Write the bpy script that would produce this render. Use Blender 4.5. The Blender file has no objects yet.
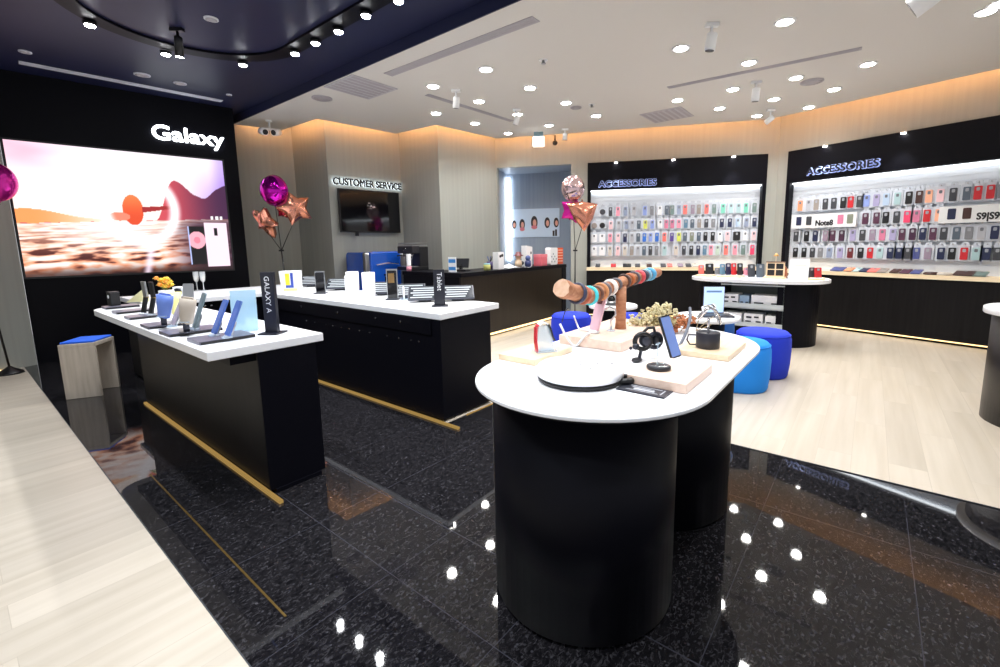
import bpy, bmesh, math, random
from mathutils import Vector, Matrix, Euler
random.seed(7)
C = bpy.context.scene.collection
SC = bpy.context.scene
PI = math.pi
# ------------------------------------------------------------------ camera (16 mm wide angle lens, slightly shifted)
FPX, CX, CY, PITCH, ROLL, GANG = 447.91, 523.35, 308.49, .1425, .0128, -.9124
H = 1.2
cp, sp, cr, sr = math.cos(PITCH), math.sin(PITCH), math.cos(ROLL), math.sin(ROLL)
_x = Vector((1, 0, 0)); _d = Vector((0, -sp, -cp)); FWD = Vector((0, cp, -sp))
RIGHT = cr*_x + sr*_d; DOWN = -sr*_x + cr*_d
EYE = Vector((0, 0, H))
def ray(px, py): return RIGHT*((px-CX)/FPX) + DOWN*((py-CY)/FPX) + FWD
def at(px, py, z=0.0):                         # point of the horizontal plane at height z
    d = ray(px, py); return EYE + d*((z-H)/d.z)
def onp(px, py, P, n):                         # point of the vertical plane through P with normal n
    d = ray(px, py); return EYE + d*(((Vector(P)-EYE).dot(n))/d.dot(n))
def dist(px, py, y):                           # point at world depth y
    d = ray(px, py); return EYE + d*(y/d.y)
def proj(p):
    c = Vector(p)-EYE; w = c.dot(FWD)
    return (CX+FPX*c.dot(RIGHT)/w, CY+FPX*c.dot(DOWN)/w)
cam = bpy.data.cameras.new('camera'); cam.sensor_width = 36; cam.lens = FPX*36/1000
cam.shift_x = -(CX-500)/1000; cam.shift_y = (CY-333.5)/1000
cam.clip_start = .05
co = bpy.data.objects.new('camera', cam); C.objects.link(co)
co.matrix_world = Matrix(((RIGHT.x, -DOWN.x, -FWD.x, 0), (RIGHT.y, -DOWN.y, -FWD.y, 0), (RIGHT.z, -DOWN.z, -FWD.z, H), (0, 0, 0, 1)))
SC.camera = co
# ------------------------------------------------------------------ shop grid: counters, tiles and lamps follow two directions
GA = Vector((math.sin(GANG), math.cos(GANG), 0)); GB = Vector((math.cos(GANG), -math.sin(GANG), 0))
GROT = math.atan2(GB.y, GB.x)                  # local x runs along GB, local y along GA
def G(b, a, z=0.0): v = GB*b + GA*a; return Vector((v.x, v.y, z))
def ba(p): return (Vector(p).dot(GB), Vector(p).dot(GA))
# ------------------------------------------------------------------ materials
def srgb(r, g, b):
    f = lambda c: (c/255/12.92) if c/255 <= .04045 else ((c/255+.055)/1.055)**2.4
    return (f(r), f(g), f(b), 1)
MATS = {}
def mat(name, col, rough=.5, metal=0, emit=None, es=1, spec=.5, alpha=1, trans=0, coat=0, ior=None):
    if name in MATS: return MATS[name]
    m = bpy.data.materials.new(name); m.use_nodes = True
    b = m.node_tree.nodes['Principled BSDF']
    b.inputs['Base Color'].default_value = col; b.inputs['Roughness'].default_value = rough; b.inputs['Metallic'].default_value = metal
    b.inputs['Specular IOR Level'].default_value = spec; b.inputs['Alpha'].default_value = alpha
    b.inputs['Transmission Weight'].default_value = trans; b.inputs['Coat Weight'].default_value = coat
    if ior: b.inputs['IOR'].default_value = ior
    if emit:
        b.inputs['Emission Color'].default_value = emit; b.inputs['Emission Strength'].default_value = es
    MATS[name] = m; return m
def nodes(m): return m.node_tree.nodes, m.node_tree.links, m.node_tree.nodes['Principled BSDF']
def ramp(n, stops):
    r = n.new('ShaderNodeValToRGB'); e = r.color_ramp.elements
    e[0].position, e[0].color = stops[0]; e[1].position, e[1].color = stops[-1]
    for s in stops[1:-1]:
        k = e.new(s[0]); k.color = s[1]
    return r
def streaky(name, c1, c2, scale, rough=.5, detail=4, planks=None, spec=.5, bump=0):
    """wood / veneer: stretched noise between two colours, optional plank joints (x length, y width)"""
    m = mat(name, c1, rough, spec=spec); n, l, b = nodes(m)
    tc = n.new('ShaderNodeTexCoord'); mp = n.new('ShaderNodeMapping'); mp.inputs['Scale'].default_value = scale
    no = n.new('ShaderNodeTexNoise'); no.inputs['Scale'].default_value = 1; no.inputs['Detail'].default_value = detail
    l.new(tc.outputs['Object'], mp.inputs['Vector'])
    r = ramp(n, [(.3, c1), (.7, c2)])
    if planks:
        br = n.new('ShaderNodeTexBrick'); br.inputs['Scale'].default_value = 1
        br.inputs['Brick Width'].default_value = planks[0]; br.inputs['Row Height'].default_value = planks[1]
        br.inputs['Mortar Size'].default_value = .0012; br.inputs['Mortar Smooth'].default_value = .3
        br.inputs['Color1'].default_value = (.82, .82, .82, 1); br.inputs['Color2'].default_value = (1, 1, 1, 1); br.inputs['Mortar'].default_value = (.62, .6, .57, 1)
        l.new(tc.outputs['Object'], br.inputs['Vector'])
        ad = n.new('ShaderNodeVectorMath'); ad.operation = 'MULTIPLY_ADD'
        l.new(br.outputs['Color'], ad.inputs[0]); ad.inputs[1].default_value = (13, 13, 13); l.new(mp.outputs['Vector'], ad.inputs[2])
        l.new(ad.outputs[0], no.inputs['Vector'])
        mx = n.new('ShaderNodeMix'); mx.data_type = 'RGBA'; mx.blend_type = 'MULTIPLY'; mx.inputs['Factor'].default_value = .55
        l.new(r.outputs['Color'], mx.inputs['A']); l.new(br.outputs['Color'], mx.inputs['B']); l.new(mx.outputs['Result'], b.inputs['Base Color'])
    else:
        l.new(mp.outputs['Vector'], no.inputs['Vector']); l.new(r.outputs['Color'], b.inputs['Base Color'])
    l.new(no.outputs['Fac'], r.inputs['Fac'])
    return m
M_black = mat('black laminate', (.003, .003, .0058, 1), .45, spec=.12)
M_blackwood = streaky('black stained veneer', (.006, .0055, .006, 1), (.011, .01, .0105, 1), (30, 30, 1.5), .4, spec=.14)
M_barwood = streaky('dark brown veneer', (.012, .008, .005, 1), (.02, .014, .009, 1), (25, 25, 1.2), .35, spec=.4)
M_white = mat('white solid surface', srgb(242, 243, 246), .25)
M_whitematte = mat('white paint', srgb(238, 240, 242), .55)
M_card = mat('white card', srgb(240, 240, 242), .6)
M_clear = mat('clear acrylic', srgb(205, 228, 245), .05, alpha=.35)
M_blister = mat('clear blister plastic', srgb(206, 212, 222), .2)
M_chrome = mat('polished metal', (.75, .75, .77, 1), .15, 1)
M_steel = mat('brushed steel', (.5, .51, .53, 1), .32, 1)
M_brass = mat('brass', (.85, .58, .2, 1), .25, 1)
M_dark = mat('dark grey plastic', srgb(30, 32, 38), .4)
M_darkmetal = mat('dark grey metal', srgb(58, 60, 70), .35, .5)
M_jet = mat('black plastic', srgb(14, 14, 17), .35)
M_glassblk = mat('black glass', (.004, .004, .006, 1), .06, spec=.6)
M_cable = mat('grey cable', srgb(92, 98, 112), .45)
M_whcable = mat('white cable', srgb(236, 236, 238), .4)
M_cream = mat('cream ceiling paint', srgb(216, 213, 208), .7, spec=.2)
M_darkceil = mat('midnight blue ceiling paint', srgb(27, 31, 62), .45, spec=.35)
M_wall = streaky('grey wood wallcovering', srgb(158, 160, 153), srgb(165, 167, 160), (22, 22, .4), .55, 3, spec=.3)
M_bluegrey = streaky('blue grey wallcovering', srgb(142, 154, 170), srgb(152, 164, 178), (26, 26, .35), .5, 3, spec=.3)
M_led = mat('black wall panel', (.002, .002, .0042, 1), .42, spec=.12)
M_oak = streaky('pale oak', srgb(224, 196, 160), srgb(236, 212, 180), (3, 40, 40), .45)
M_birch = streaky('pinkish birch', srgb(226, 196, 176), srgb(238, 214, 196), (3, 40, 40), .45)
M_ash = streaky('limed ash', srgb(172, 160, 145), srgb(192, 180, 165), (40, 40, 3), .5)
M_floorwood = streaky('pale wood floor', srgb(190, 179, 162), srgb(205, 195, 180), (.9, 16, 1), .3, 5, planks=(1.2, .16), spec=.4)
M_bark = streaky('driftwood', srgb(150, 92, 60), srgb(196, 140, 104), (12, 60, 60), .65)
M_endgrain = streaky('cut wood end', srgb(214, 170, 138), srgb(232, 196, 168), (40, 40, 40), .6)
M_lampon = mat('lit lamp', (1, 1, 1, 1), .5, emit=(1, .96, .9, 1), es=30)
M_lampspot = mat('lit spot lamp', (1, 1, 1, 1), .5, emit=(.95, .97, 1, 1), es=45)
M_cove = mat('warm led strip', (1, .8, .5, 1), .5, emit=(1, .45, .17, 1), es=25)
M_kick = mat('warm floor led strip', (1, .8, .5, 1), .5, emit=(1, .68, .3, 1), es=1.6)
M_letter = mat('lit white letters', (1, 1, 1, 1), .5, emit=(.9, .95, 1, 1), es=4)
M_halo = mat('white halo light', (1, 1, 1, 1), .5, emit=(.80, .90, 1, 1), es=3.2)
M_halob = mat('blue halo light', (.5, .6, 1, 1), .5, emit=(.22, .32, .75, 1), es=.42)
M_greymetal = mat('grey ceiling metal', srgb(186, 183, 190), .5)
M_slot = mat('shaded grille', srgb(172, 168, 174), .6)
M_lightslot = mat('pale grille', srgb(210, 212, 222), .5)
def plain(name, r, g, b, rough=.4, metal=0): return mat(name, srgb(r, g, b), rough, metal)

def granite():
    m = mat('black granite', (.006, .006, .008, 1), .03, spec=.42); n, l, b = nodes(m)
    tc = n.new('ShaderNodeTexCoord'); sep = n.new('ShaderNodeSeparateXYZ'); l.new(tc.outputs['Object'], sep.inputs[0])
    mp = n.new('ShaderNodeMapping'); mp.inputs['Scale'].default_value = (38, 60, 38); l.new(tc.outputs['Object'], mp.inputs['Vector'])
    n1 = n.new('ShaderNodeTexNoise'); n1.inputs['Scale'].default_value = 1.3; n1.inputs['Detail'].default_value = 8; n1.inputs['Roughness'].default_value = .68; n1.inputs['Distortion'].default_value = 1.1
    l.new(mp.outputs['Vector'], n1.inputs['Vector'])
    r1 = ramp(n, [(.40, (.0035, .0034, .0044, 1)), (.54, (.014, .0132, .015, 1)), (.70, (.05, .048, .054, 1))]); l.new(n1.outputs['Fac'], r1.inputs['Fac'])
    vo = n.new('ShaderNodeTexVoronoi'); vo.inputs['Scale'].default_value = 38; vo.inputs['Randomness'].default_value = 1
    l.new(tc.outputs['Object'], vo.inputs['Vector'])
    r2 = ramp(n, [(.0, (.07, .07, .08, 1)), (.12, (.03, .03, .035, 1)), (.22, (0, 0, 0, 1))]); l.new(vo.outputs['Distance'], r2.inputs['Fac'])
    n2 = n.new('ShaderNodeTexNoise'); n2.inputs['Scale'].default_value = 5; l.new(tc.outputs['Object'], n2.inputs['Vector'])
    r3 = ramp(n, [(.38, (0, 0, 0, 1)), (.6, (1, 1, 1, 1))]); l.new(n2.outputs['Fac'], r3.inputs['Fac'])
    mm = n.new('ShaderNodeMix'); mm.data_type = 'RGBA'; mm.blend_type = 'MULTIPLY'; mm.inputs['Factor'].default_value = 1
    l.new(r2.outputs['Color'], mm.inputs['A']); l.new(r3.outputs['Color'], mm.inputs['B'])
    ad = n.new('ShaderNodeMix'); ad.data_type = 'RGBA'; ad.blend_type = 'ADD'; ad.inputs['Factor'].default_value = 1
    l.new(r1.outputs['Color'], ad.inputs['A']); l.new(mm.outputs['Result'], ad.inputs['B'])
    prev = None
    def line(axis, off, per, wid):
        a = n.new('ShaderNodeMath'); a.operation = 'SUBTRACT'; l.new(sep.outputs[axis], a.inputs[0]); a.inputs[1].default_value = off
        p = n.new('ShaderNodeMath'); p.operation = 'PINGPONG'; l.new(a.outputs[0], p.inputs[0]); p.inputs[1].default_value = per/2
        q = n.new('ShaderNodeMath'); q.operation = 'LESS_THAN'; l.new(p.outputs[0], q.inputs[0]); q.inputs[1].default_value = wid/2
        return q
    ls = [line('Y', .30, .51, .003), line('X', .88, 30, .003), line('X', 1.19, 30, .005), line('X', 2.18, 30, .003)]
    s = ls[0]
    for k in ls[1:]:
        t = n.new('ShaderNodeMath'); t.operation = 'MAXIMUM'; l.new(s.outputs[0], t.inputs[0]); l.new(k.outputs[0], t.inputs[1]); s = t
    fx = n.new('ShaderNodeMix'); fx.data_type = 'RGBA'; l.new(s.outputs[0], fx.inputs['Factor'])
    l.new(ad.outputs['Result'], fx.inputs['A']); fx.inputs['B'].default_value = (.035, .035, .045, 1)
    l.new(fx.outputs['Result'], b.inputs['Base Color'])
    return m
M_granite = granite()
# ------------------------------------------------------------------ mesh helpers
class MB:
    def __init__(s): s.v = []; s.f = []; s.smooth = []
    def add(s, vs, fs, sm=False):
        o = len(s.v); s.v += [tuple(v) for v in vs]
        for f in fs: s.f.append([i+o for i in f]); s.smooth.append(sm)
        return s
    def box(s, x0, x1, y0, y1, z0, z1):
        vs = [(x, y, z) for z in (z0, z1) for y in (y0, y1) for x in (x0, x1)]
        return s.add(vs, [(0, 2, 3, 1), (4, 5, 7, 6), (0, 1, 5, 4), (2, 6, 7, 3), (0, 4, 6, 2), (1, 3, 7, 5)])
    def prism(s, pts, z0, z1, sm=False):
        a = sum(pts[i][0]*pts[(i+1) % len(pts)][1]-pts[(i+1) % len(pts)][0]*pts[i][1] for i in range(len(pts)))
        if a < 0: pts = pts[::-1]
        n = len(pts); vs = [(p[0], p[1], z0) for p in pts]+[(p[0], p[1], z1) for p in pts]
        o = len(s.v); s.add(vs, [list(range(n))[::-1], list(range(n, 2*n))])
        for i in range(n):
            j = (i+1) % n; s.f.append([o+i, o+j, o+n+j, o+n+i]); s.smooth.append(sm)
        return s
    def lathe(s, prof, seg=32, c=(0, 0), sm=True, cap=True, sx=1, sy=1):
        o = len(s.v)
        for r, z in prof:
            for k in range(seg):
                t = 2*PI*k/seg; s.v.append((c[0]+r*math.cos(t)*sx, c[1]+r*math.sin(t)*sy, z))
        for i in range(len(prof)-1):
            for k in range(seg):
                k2 = (k+1) % seg
                s.f.append([o+i*seg+k, o+i*seg+k2, o+(i+1)*seg+k2, o+(i+1)*seg+k]); s.smooth.append(sm)
        if cap:
            s.f.append([o+k for k in range(seg)][::-1]); s.smooth.append(False)
            e = o+(len(prof)-1)*seg; s.f.append([e+k for k in range(seg)]); s.smooth.append(False)
        return s
    def tube(s, pts, r, seg=8, closed=False):
        pts = [Vector(p) for p in pts]; n = len(pts); o = len(s.v)
        rs = r if isinstance(r, (list, tuple)) else [r]*n
        up = Vector((0, 0, 1)); prevn = None
        for i, p in enumerate(pts):
            if closed: t = pts[(i+1) % n]-pts[i-1]
            else: t = pts[min(i+1, n-1)]-pts[max(i-1, 0)]
            t.normalize()
            if prevn is None:
                a = up if abs(t.dot(up)) < .9 else Vector((1, 0, 0)); nn = (a - t*a.dot(t)).normalized()
            else:
                nn = prevn - t*prevn.dot(t)
                nn = nn.normalized() if nn.length > 1e-6 else t.orthogonal().normalized()
            prevn = nn; bb = t.cross(nn)
            for k in range(seg):
                th = 2*PI*k/seg; s.v.append(tuple(p + (nn*math.cos(th)+bb*math.sin(th))*rs[i]))
        for i in range(n if closed else n-1):
            i2 = (i+1) % n
            for k in range(seg):
                k2 = (k+1) % seg; s.f.append([o+i*seg+k, o+i*seg+k2, o+i2*seg+k2, o+i2*seg+k]); s.smooth.append(True)
        if not closed:
            s.f.append([o+k for k in range(seg)][::-1]); s.smooth.append(False)
            s.f.append([o+(n-1)*seg+k for k in range(seg)]); s.smooth.append(False)
        return s
    def ball(s, c, r, seg=20, rings=12, sx=1, sy=1, sz=1):
        prof = [(max(r*math.sin(PI*i/rings), 1e-4), -r*math.cos(PI*i/rings)) for i in range(rings+1)]
        o = len(s.v); s.lathe(prof, seg)
        for i in range(o, len(s.v)):
            x, y, z = s.v[i]; s.v[i] = (c[0]+x*sx, c[1]+y*sy, c[2]+z*sz)
        return s
    def xf(s, M, start=0):
        for i in range(start, len(s.v)): s.v[i] = tuple(M @ Vector(s.v[i]))
        return s
def rrect(x0, x1, y0, y1, r, seg=6):
    out = []
    for cx, cy, a in ((x1-r, y0+r, -PI/2), (x1-r, y1-r, 0), (x0+r, y1-r, PI/2), (x0+r, y0+r, PI)):
        for k in range(seg+1):
            t = a+PI/2*k/seg; out.append((cx+r*math.cos(t), cy+r*math.sin(t)))
    return out
def stadium(y0, y1, x0, x1, seg=24):            # long axis y, full round ends
    r = (x1-x0)/2; cx = (x0+x1)/2; out = []
    for k in range(seg+1): t = PI*k/seg; out.append((cx+r*math.cos(t), y1-r+r*math.sin(t)))
    for k in range(seg+1): t = PI+PI*k/seg; out.append((cx+r*math.cos(t), y0+r+r*math.sin(t)))
    return out
def mesh(name, mb):
    me = bpy.data.meshes.new(name); me.from_pydata(mb.v, [], mb.f); me.polygons.foreach_set('use_smooth', mb.smooth); me.update(); return me
def obj(name, mb, m, parent=None, loc=(0, 0, 0), rot=(0, 0, 0), bevel=0, label=None):
    me = mb if isinstance(mb, bpy.types.Mesh) else mesh(name, mb)
    if m and not len(me.materials): me.materials.append(m)
    o = bpy.data.objects.new(name, me); C.objects.link(o); o.location = loc; o.rotation_euler = rot
    if parent: o.parent = parent
    if bevel:
        b = o.modifiers.new('bevel', 'BEVEL'); b.width = bevel; b.segments = 2; b.limit_method = 'ANGLE'
    if label: o['label'] = label
    return o
def tag(o, label, cat, group=None):
    o['label'] = label; o['category'] = cat
    if group: o['group'] = group
    return o
def thing(name, label, cat, loc=(0, 0, 0), rotz=0, group=None):
    o = bpy.data.objects.new(name, None); C.objects.link(o); o.location = loc; o.rotation_euler = (0, 0, rotz); o.empty_display_size = .05
    return tag(o, label, cat, group)
def struct(name, mb, m, parent=None, **k):
    o = obj(name, mb, m, parent, **k)
    if not parent: o['kind'] = 'structure'
    return o
FONTS = {}
def text_mesh(txt, size, depth=.0, offset=0, space=1.0, width=None):
    cu = bpy.data.curves.new('lettering', 'FONT'); cu.body = txt; cu.size = size; cu.extrude = depth; cu.offset = offset; cu.space_character = space
    cu.align_x = 'LEFT'; cu.resolution_u = 4
    o = bpy.data.objects.new('lettering', cu); C.objects.link(o)
    dg = bpy.context.evaluated_depsgraph_get(); dg.update()
    me = bpy.data.meshes.new_from_object(o.evaluated_get(dg)); bpy.data.objects.remove(o)
    xs = [v.co.x for v in me.vertices]; w = max(xs)-min(xs); x0 = min(xs)
    for v in me.vertices: v.co.x -= x0
    if width:
        for v in me.vertices: v.co.x *= width/w
    return me
def bolden(me, r, n=8):
    if r <= 0: return me
    bm = bmesh.new(); 
    for k in range(n):
        c = me.copy(); c.transform(Matrix.Translation((r*math.cos(2*PI*k/n), r*math.sin(2*PI*k/n), .0002*k))); bm.from_mesh(c); bpy.data.meshes.remove(c)
    bm.to_mesh(me); bm.free(); return me
def turn(me, M):
    me.transform(M); return me
UP = Matrix.Rotation(PI/2, 4, 'X')              # lettering from the floor plane to an upright plane facing -y
def ordn(k): return ['first', 'second', 'third', 'fourth', 'fifth', 'sixth', 'seventh', 'eighth', 'ninth', 'tenth', 'eleventh', 'twelfth', 'thirteenth', 'fourteenth', 'fifteenth', 'sixteenth', 'seventeenth', 'eighteenth', 'nineteenth', 'twentieth', 'twenty-first', 'twenty-second', 'twenty-third', 'twenty-fourth'][k]
# ------------------------------------------------------------------ frames of the walls
ZC, ZD, ZT = 2.88, 2.98, 3.2                    # cream ceiling, dark ceiling, wall tops
RR = Vector((.54190321, -.8404409, 0)); RN = Vector((.8404409, .54190321, 0)); R0 = Vector((4.16396757, 6.16358394, 0)); RROT = math.atan2(RR.y, RR.x)
LR = Vector((.97629601, -.21643961, 0)); LN = Vector((.21643961, .97629601, 0)); L0 = Vector((3.61898537, 6.82191914, 0)); LROT = math.atan2(LR.y, LR.x)
WR = Vector((math.sin(.8106), math.cos(.8106), 0)); WN = Vector((-WR.y, WR.x, 0)); W0 = at(27, 365, 0); WROT = math.atan2(WR.y, WR.x)
def Rl(px, py): p = onp(px, py, R0, RN); return ((p-R0).dot(RR), p.z)
def Ll(px, py): p = onp(px, py, L0, LN); return ((p-L0).dot(LR), p.z)
def Wl(px, py): p = onp(px, py, W0, WN); return ((p-W0).dot(WR), p.z)
CE = [Vector((x*.8, y*.8, 0)) for x, y in ((-4.853, 8.116), (-4.315, 8.486), (-3.376, 7.792), (-2.365, 8.854), (-1.499, 8.279), (-.484, 9.353), (4.329, 8.166), (5.992, 5.977))]
GAP = .2
def offset_line(p, q, g):
    d = (q-p).normalized(); n = Vector((-d.y, d.x, 0)); return p+n*g, d
def isect(p, d, q, e):
    t = ((q.x-p.x)*e.y-(q.y-p.y)*e.x)/(d.x*e.y-d.y*e.x); return p+d*t
ln = [offset_line(CE[i], CE[i+1], GAP) for i in range(5)] + [(L0, LR), (R0, RR)]
WC = [ln[0][0]-ln[0][1]*.5] + [isect(*ln[i], *ln[i+1]) for i in range(6)] + [R0+RR*4.6]   # wall corners
# ------------------------------------------------------------------ floor
f = MB().box(-3.6, 9.5, -5, 9.5, -.1, 0)
struct('floor', f, M_granite, rot=(0, 0, GROT))
f = MB().box(-6, .405, -5, 9.2, 0.0, .004)
struct('floor_left', f, M_floorwood, rot=(0, 0, GROT))
f = MB().prism([(1.97, 2.2), (2.76, 2.2), (2.76, -5), (9.5, -5), (9.5, 9), (1.97, 9)], 0.0, .004)
struct('floor_right', f, M_floorwood, rot=(0, 0, GROT))
# ------------------------------------------------------------------ walls
def wall_seg(name, p, q, z0=0, z1=ZT, m=None, th=.12, ext=0):
    d = (q-p); Lq = d.length; rz = math.atan2(d.y, d.x)
    return struct(name, MB().box(-ext, Lq+ext, 0, th, z0, z1), m or M_wall, loc=(p.x, p.y, 0), rot=(0, 0, rz))
wall_seg('wall_corner', WC[0], WC[1])
wall_seg('wall_corner_return', WC[1], WC[2])
wall_seg('wall_service', WC[2], WC[3])
wall_seg('wall_service_return', WC[3], WC[4])
wall_seg('wall_bar', WC[4], WC[5])
# wall with the opening and the far accessories bay: strips of wall around the holes (local x along the wall from L0)
BAYT = 2.465; LB0, LB1 = -2.625, 0.0
xl = (WC[5]-L0).dot(LR); xo1 = Ll(571, 170)[0]; xk = (WC[6]-L0).dot(LR)
wb = MB().box(xl, xk, 0, .12, BAYT, ZT).box(xo1, LB0, 0, .12, 0, BAYT).box(LB1, xk, 0, .12, 0, BAYT).box(xl, xl+.03, 0, .12, 0, BAYT)
struct('wall_back', wb, M_wall, loc=L0, rot=(0, 0, LROT))
RB0, RB1 = (-.60, 2.9)
x0 = (WC[6]-R0).dot(RR)
wb = MB().box(x0, 4.6, 0, .12, BAYT, ZT).box(x0, RB0, 0, .12, 0, BAYT).box(RB1, 4.6, 0, .12, 0, BAYT)
struct('wall_right', wb, M_wall, loc=R0, rot=(0, 0, RROT))
# room behind the opening, with its own back wall
rb = MB().box(xl-.5, xo1+.5, .75, .85, 0, ZT).box(xl-.1, xl, .12, .75, 0, ZT).box(xo1+.0, xo1+.1, .12, .75, 0, ZT).box(xl, xo1, .12, .75, BAYT, BAYT+.05)
struct('wall_recess', rb, M_bluegrey, loc=L0, rot=(0, 0, LROT))
# left grey wall beyond the black screen wall
gp, gq = at(0, 372.3), at(25.5, 367); gd = (gq-gp).normalized()
wall_seg('wall_far_left', gq-gd*5, gq+gd*.1)
# black wall with the big screen
LE0, LE1 = Wl(20, 260)[0], Wl(241.5, 200)[0]
struct('wall_left', MB().box(LE0, LE1, 0, .55, 0, ZD), M_led, loc=W0, rot=(0, 0, WROT))
# ------------------------------------------------------------------ ceilings
BC = 2.69
pts = [ba(CE[i]) for i in range(8)]
end = CE[7]+RR*4.2
cpoly = [(BC, pts[0][1]+.6), (pts[0][0], pts[0][1]+.4)]
cpoly = [(BC, pts[0][1]+.05)] + pts + [ba(end), (BC+1.5, -5), (BC, -5)]
struct('ceiling', MB().prism(cpoly, ZC, ZC+.06), M_cream, rot=(0, 0, GROT))
struct('ceiling_dark', MB().box(-4, BC-.012, -5, 8.2, ZD, ZD+.06), M_darkceil, rot=(0, 0, GROT))
struct('ceiling_fascia', MB().box(BC-.012, BC, -5, pts[0][1]+.05, ZC, ZD+.06), M_darkceil, rot=(0, 0, GROT))
struct('ceiling_upper', MB().box(BC, 11, -6, 9, ZT, ZT+.05), M_cream, rot=(0, 0, GROT))
# cove led strips lying on the ceiling edge, hidden from below
for i in range(8):
    p = CE[i]; q = CE[i+1] if i < 7 else end
    d = (q-p); L = d.length; rz = math.atan2(d.y, d.x)
    struct('trim_cove_light', MB().box(.02, L-.02, -.02, -.001, ZC+.061, ZC+.085), M_cove, loc=(p.x, p.y, 0), rot=(0, 0, rz))
# warm strips along the feet of the walls
struct('trim_foot_light', MB().box(.0, 4.9, -.012, -.002, .006, .02), M_kick, loc=gq-gd*5, rot=(0, 0, math.atan2(gd.y, gd.x)))
struct('trim_recess_light', MB().box(xl+.02, xl+.06, .70, .74, .9, 2.4), mat('cool white strip', (1, 1, 1, 1), emit=(.85, .92, 1, 1), es=9), loc=L0, rot=(0, 0, LROT))
# ------------------------------------------------------------------ big screen
sx0, sz0 = Wl(27.6, 277.2); sx1, sz1 = Wl(223.2, 161.3)
sx0 = (sx0+Wl(1.2, 139.2)[0])/2; sx1 = (sx1+Wl(231.6, 269.3)[0])/2
def lerp(a, b, t): return tuple(a[i]+(b[i]-a[i])*t for i in range(3))
def sstep(a, b, x):
    t = min(max((x-a)/(b-a), 0), 1); return t*t*(3-2*t)
from mathutils import noise
def picture(u, v):
    """seaside advert on the screen: u left to right, v bottom to top"""
    x = u*2.0; nz = lambda a, b, s=0: noise.noise(Vector((a, b, s)))
    hor = .40+.07*u
    if v > hor:
        t = (v-hor)/(1-hor)
        c = lerp((1.0, .93, .88), (.98, .92, .97), t)
        c = lerp(c, (.93, .62, .72), .75*sstep(.55, .9, t)*sstep(.35, 0, u)*(.6+.6*nz(u*5, v*14)))
        c = lerp(c, (.66, .52, .92), sstep(.72, 1, u)*sstep(1.05, .2, t)*.9)
        c = lerp(c, (.55, .42, .85), sstep(.9, 1, u)*.5)
        hl = .14*sstep(.42, .0, u)*(.75+.25*nz(u*6, 3))+.01
        if t < hl*1.6: c = lerp(c, (.98, .55, .26), sstep(.45, .05, u)*.85)
        mt = 0
        if u > .60: mt = .62*sstep(.60, .715, u) if u < .715 else .62-.27*sstep(.715, .86, u)+.22*sstep(.86, 1.0, u)
        mt += .025*nz(u*22, 1)
        if t < mt: c = lerp((.80, .30, .34), (.26, .12, .26), sstep(.62, 1, u))
    else:
        d = (hor-v)/hor
        k = nz(x*(4.2-2.2*d), d*30/(.45+d)+u*2, 2)+.5*nz(x*8, d*52/(.4+d), 5)+.15*nz(x*20, d*60, 8)
        base = lerp((1, .82, .74), (.93, .56, .38), d)
        c = lerp(base, (1, .95, .93), sstep(-.12, .32, k)*.9)
        c = lerp(c, (.27, .09, .08), sstep(-.06, -.42, k)*(.3+.7*sstep(.1, .7, d)))
        c = lerp(c, (1, .97, .98), sstep(.36, .02, abs(u-.40))*sstep(.8, .0, d)*.8)
        c = lerp(c, (.20, .10, .18), sstep(.60, .85, u)*.85*sstep(.0, .25, d+.12))
        c = lerp(c, (.12, .05, .05), sstep(.78, 1, d)*.75)
    # orange swimmer shape, paddle, glowing ring and its trail
    X, Y = (u-.50)*2.1, (v-.45)
    e = ((u-.497)/.050)**2+((v-.525)/.125)**2
    if e < 1: c = lerp((.86, .30, .16), (.98, .50, .28), sstep(.45, .68, v))
    if .54 < u < .70 and abs(v-(.53+.03*(u-.54)/.16)) < .012+.012*(.70-u)/.16: c = (.62, .16, .17)
    if ((u-.43)/.05)**2+((v-.47)/.035)**2 < 1: c = (.93, .52, .42)
    rr = math.hypot((u-.535)*1.62, v-.535)
    ang = math.atan2(v-.545, u-.555)
    if .18 < rr < .38: c = lerp(c, (1, .97, .98), sstep(.075, .01, abs(rr-.275)))
    if v < .3: c = lerp(c, (1, .93, 1), sstep(.035, 0, abs(u-(.53+.16*v)))*.8)
    # two phones, bottom right
    if .762 < u < .855 and .055 < v < .40:
        c = (.035, .022, .03)
        q = math.hypot((u-.808)*1.62, v-.275)
        if q < .077: c = (.96, .66, .72) if q > .03 else (.9, .5, .58)
        if u < .767: c = (.7, .75, .95)
    if .855 < u < .985 and .03 < v < .43:
        c = (.97, .86, .93)
        if .908 < u < .929 and .315 < v < .385: c = (.06, .05, .07)
    for q in (.905, .932, .958):
        if abs(u-q) < .008 and abs(v-.475) < .014: c = (1, 1, 1)
    return c
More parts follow.
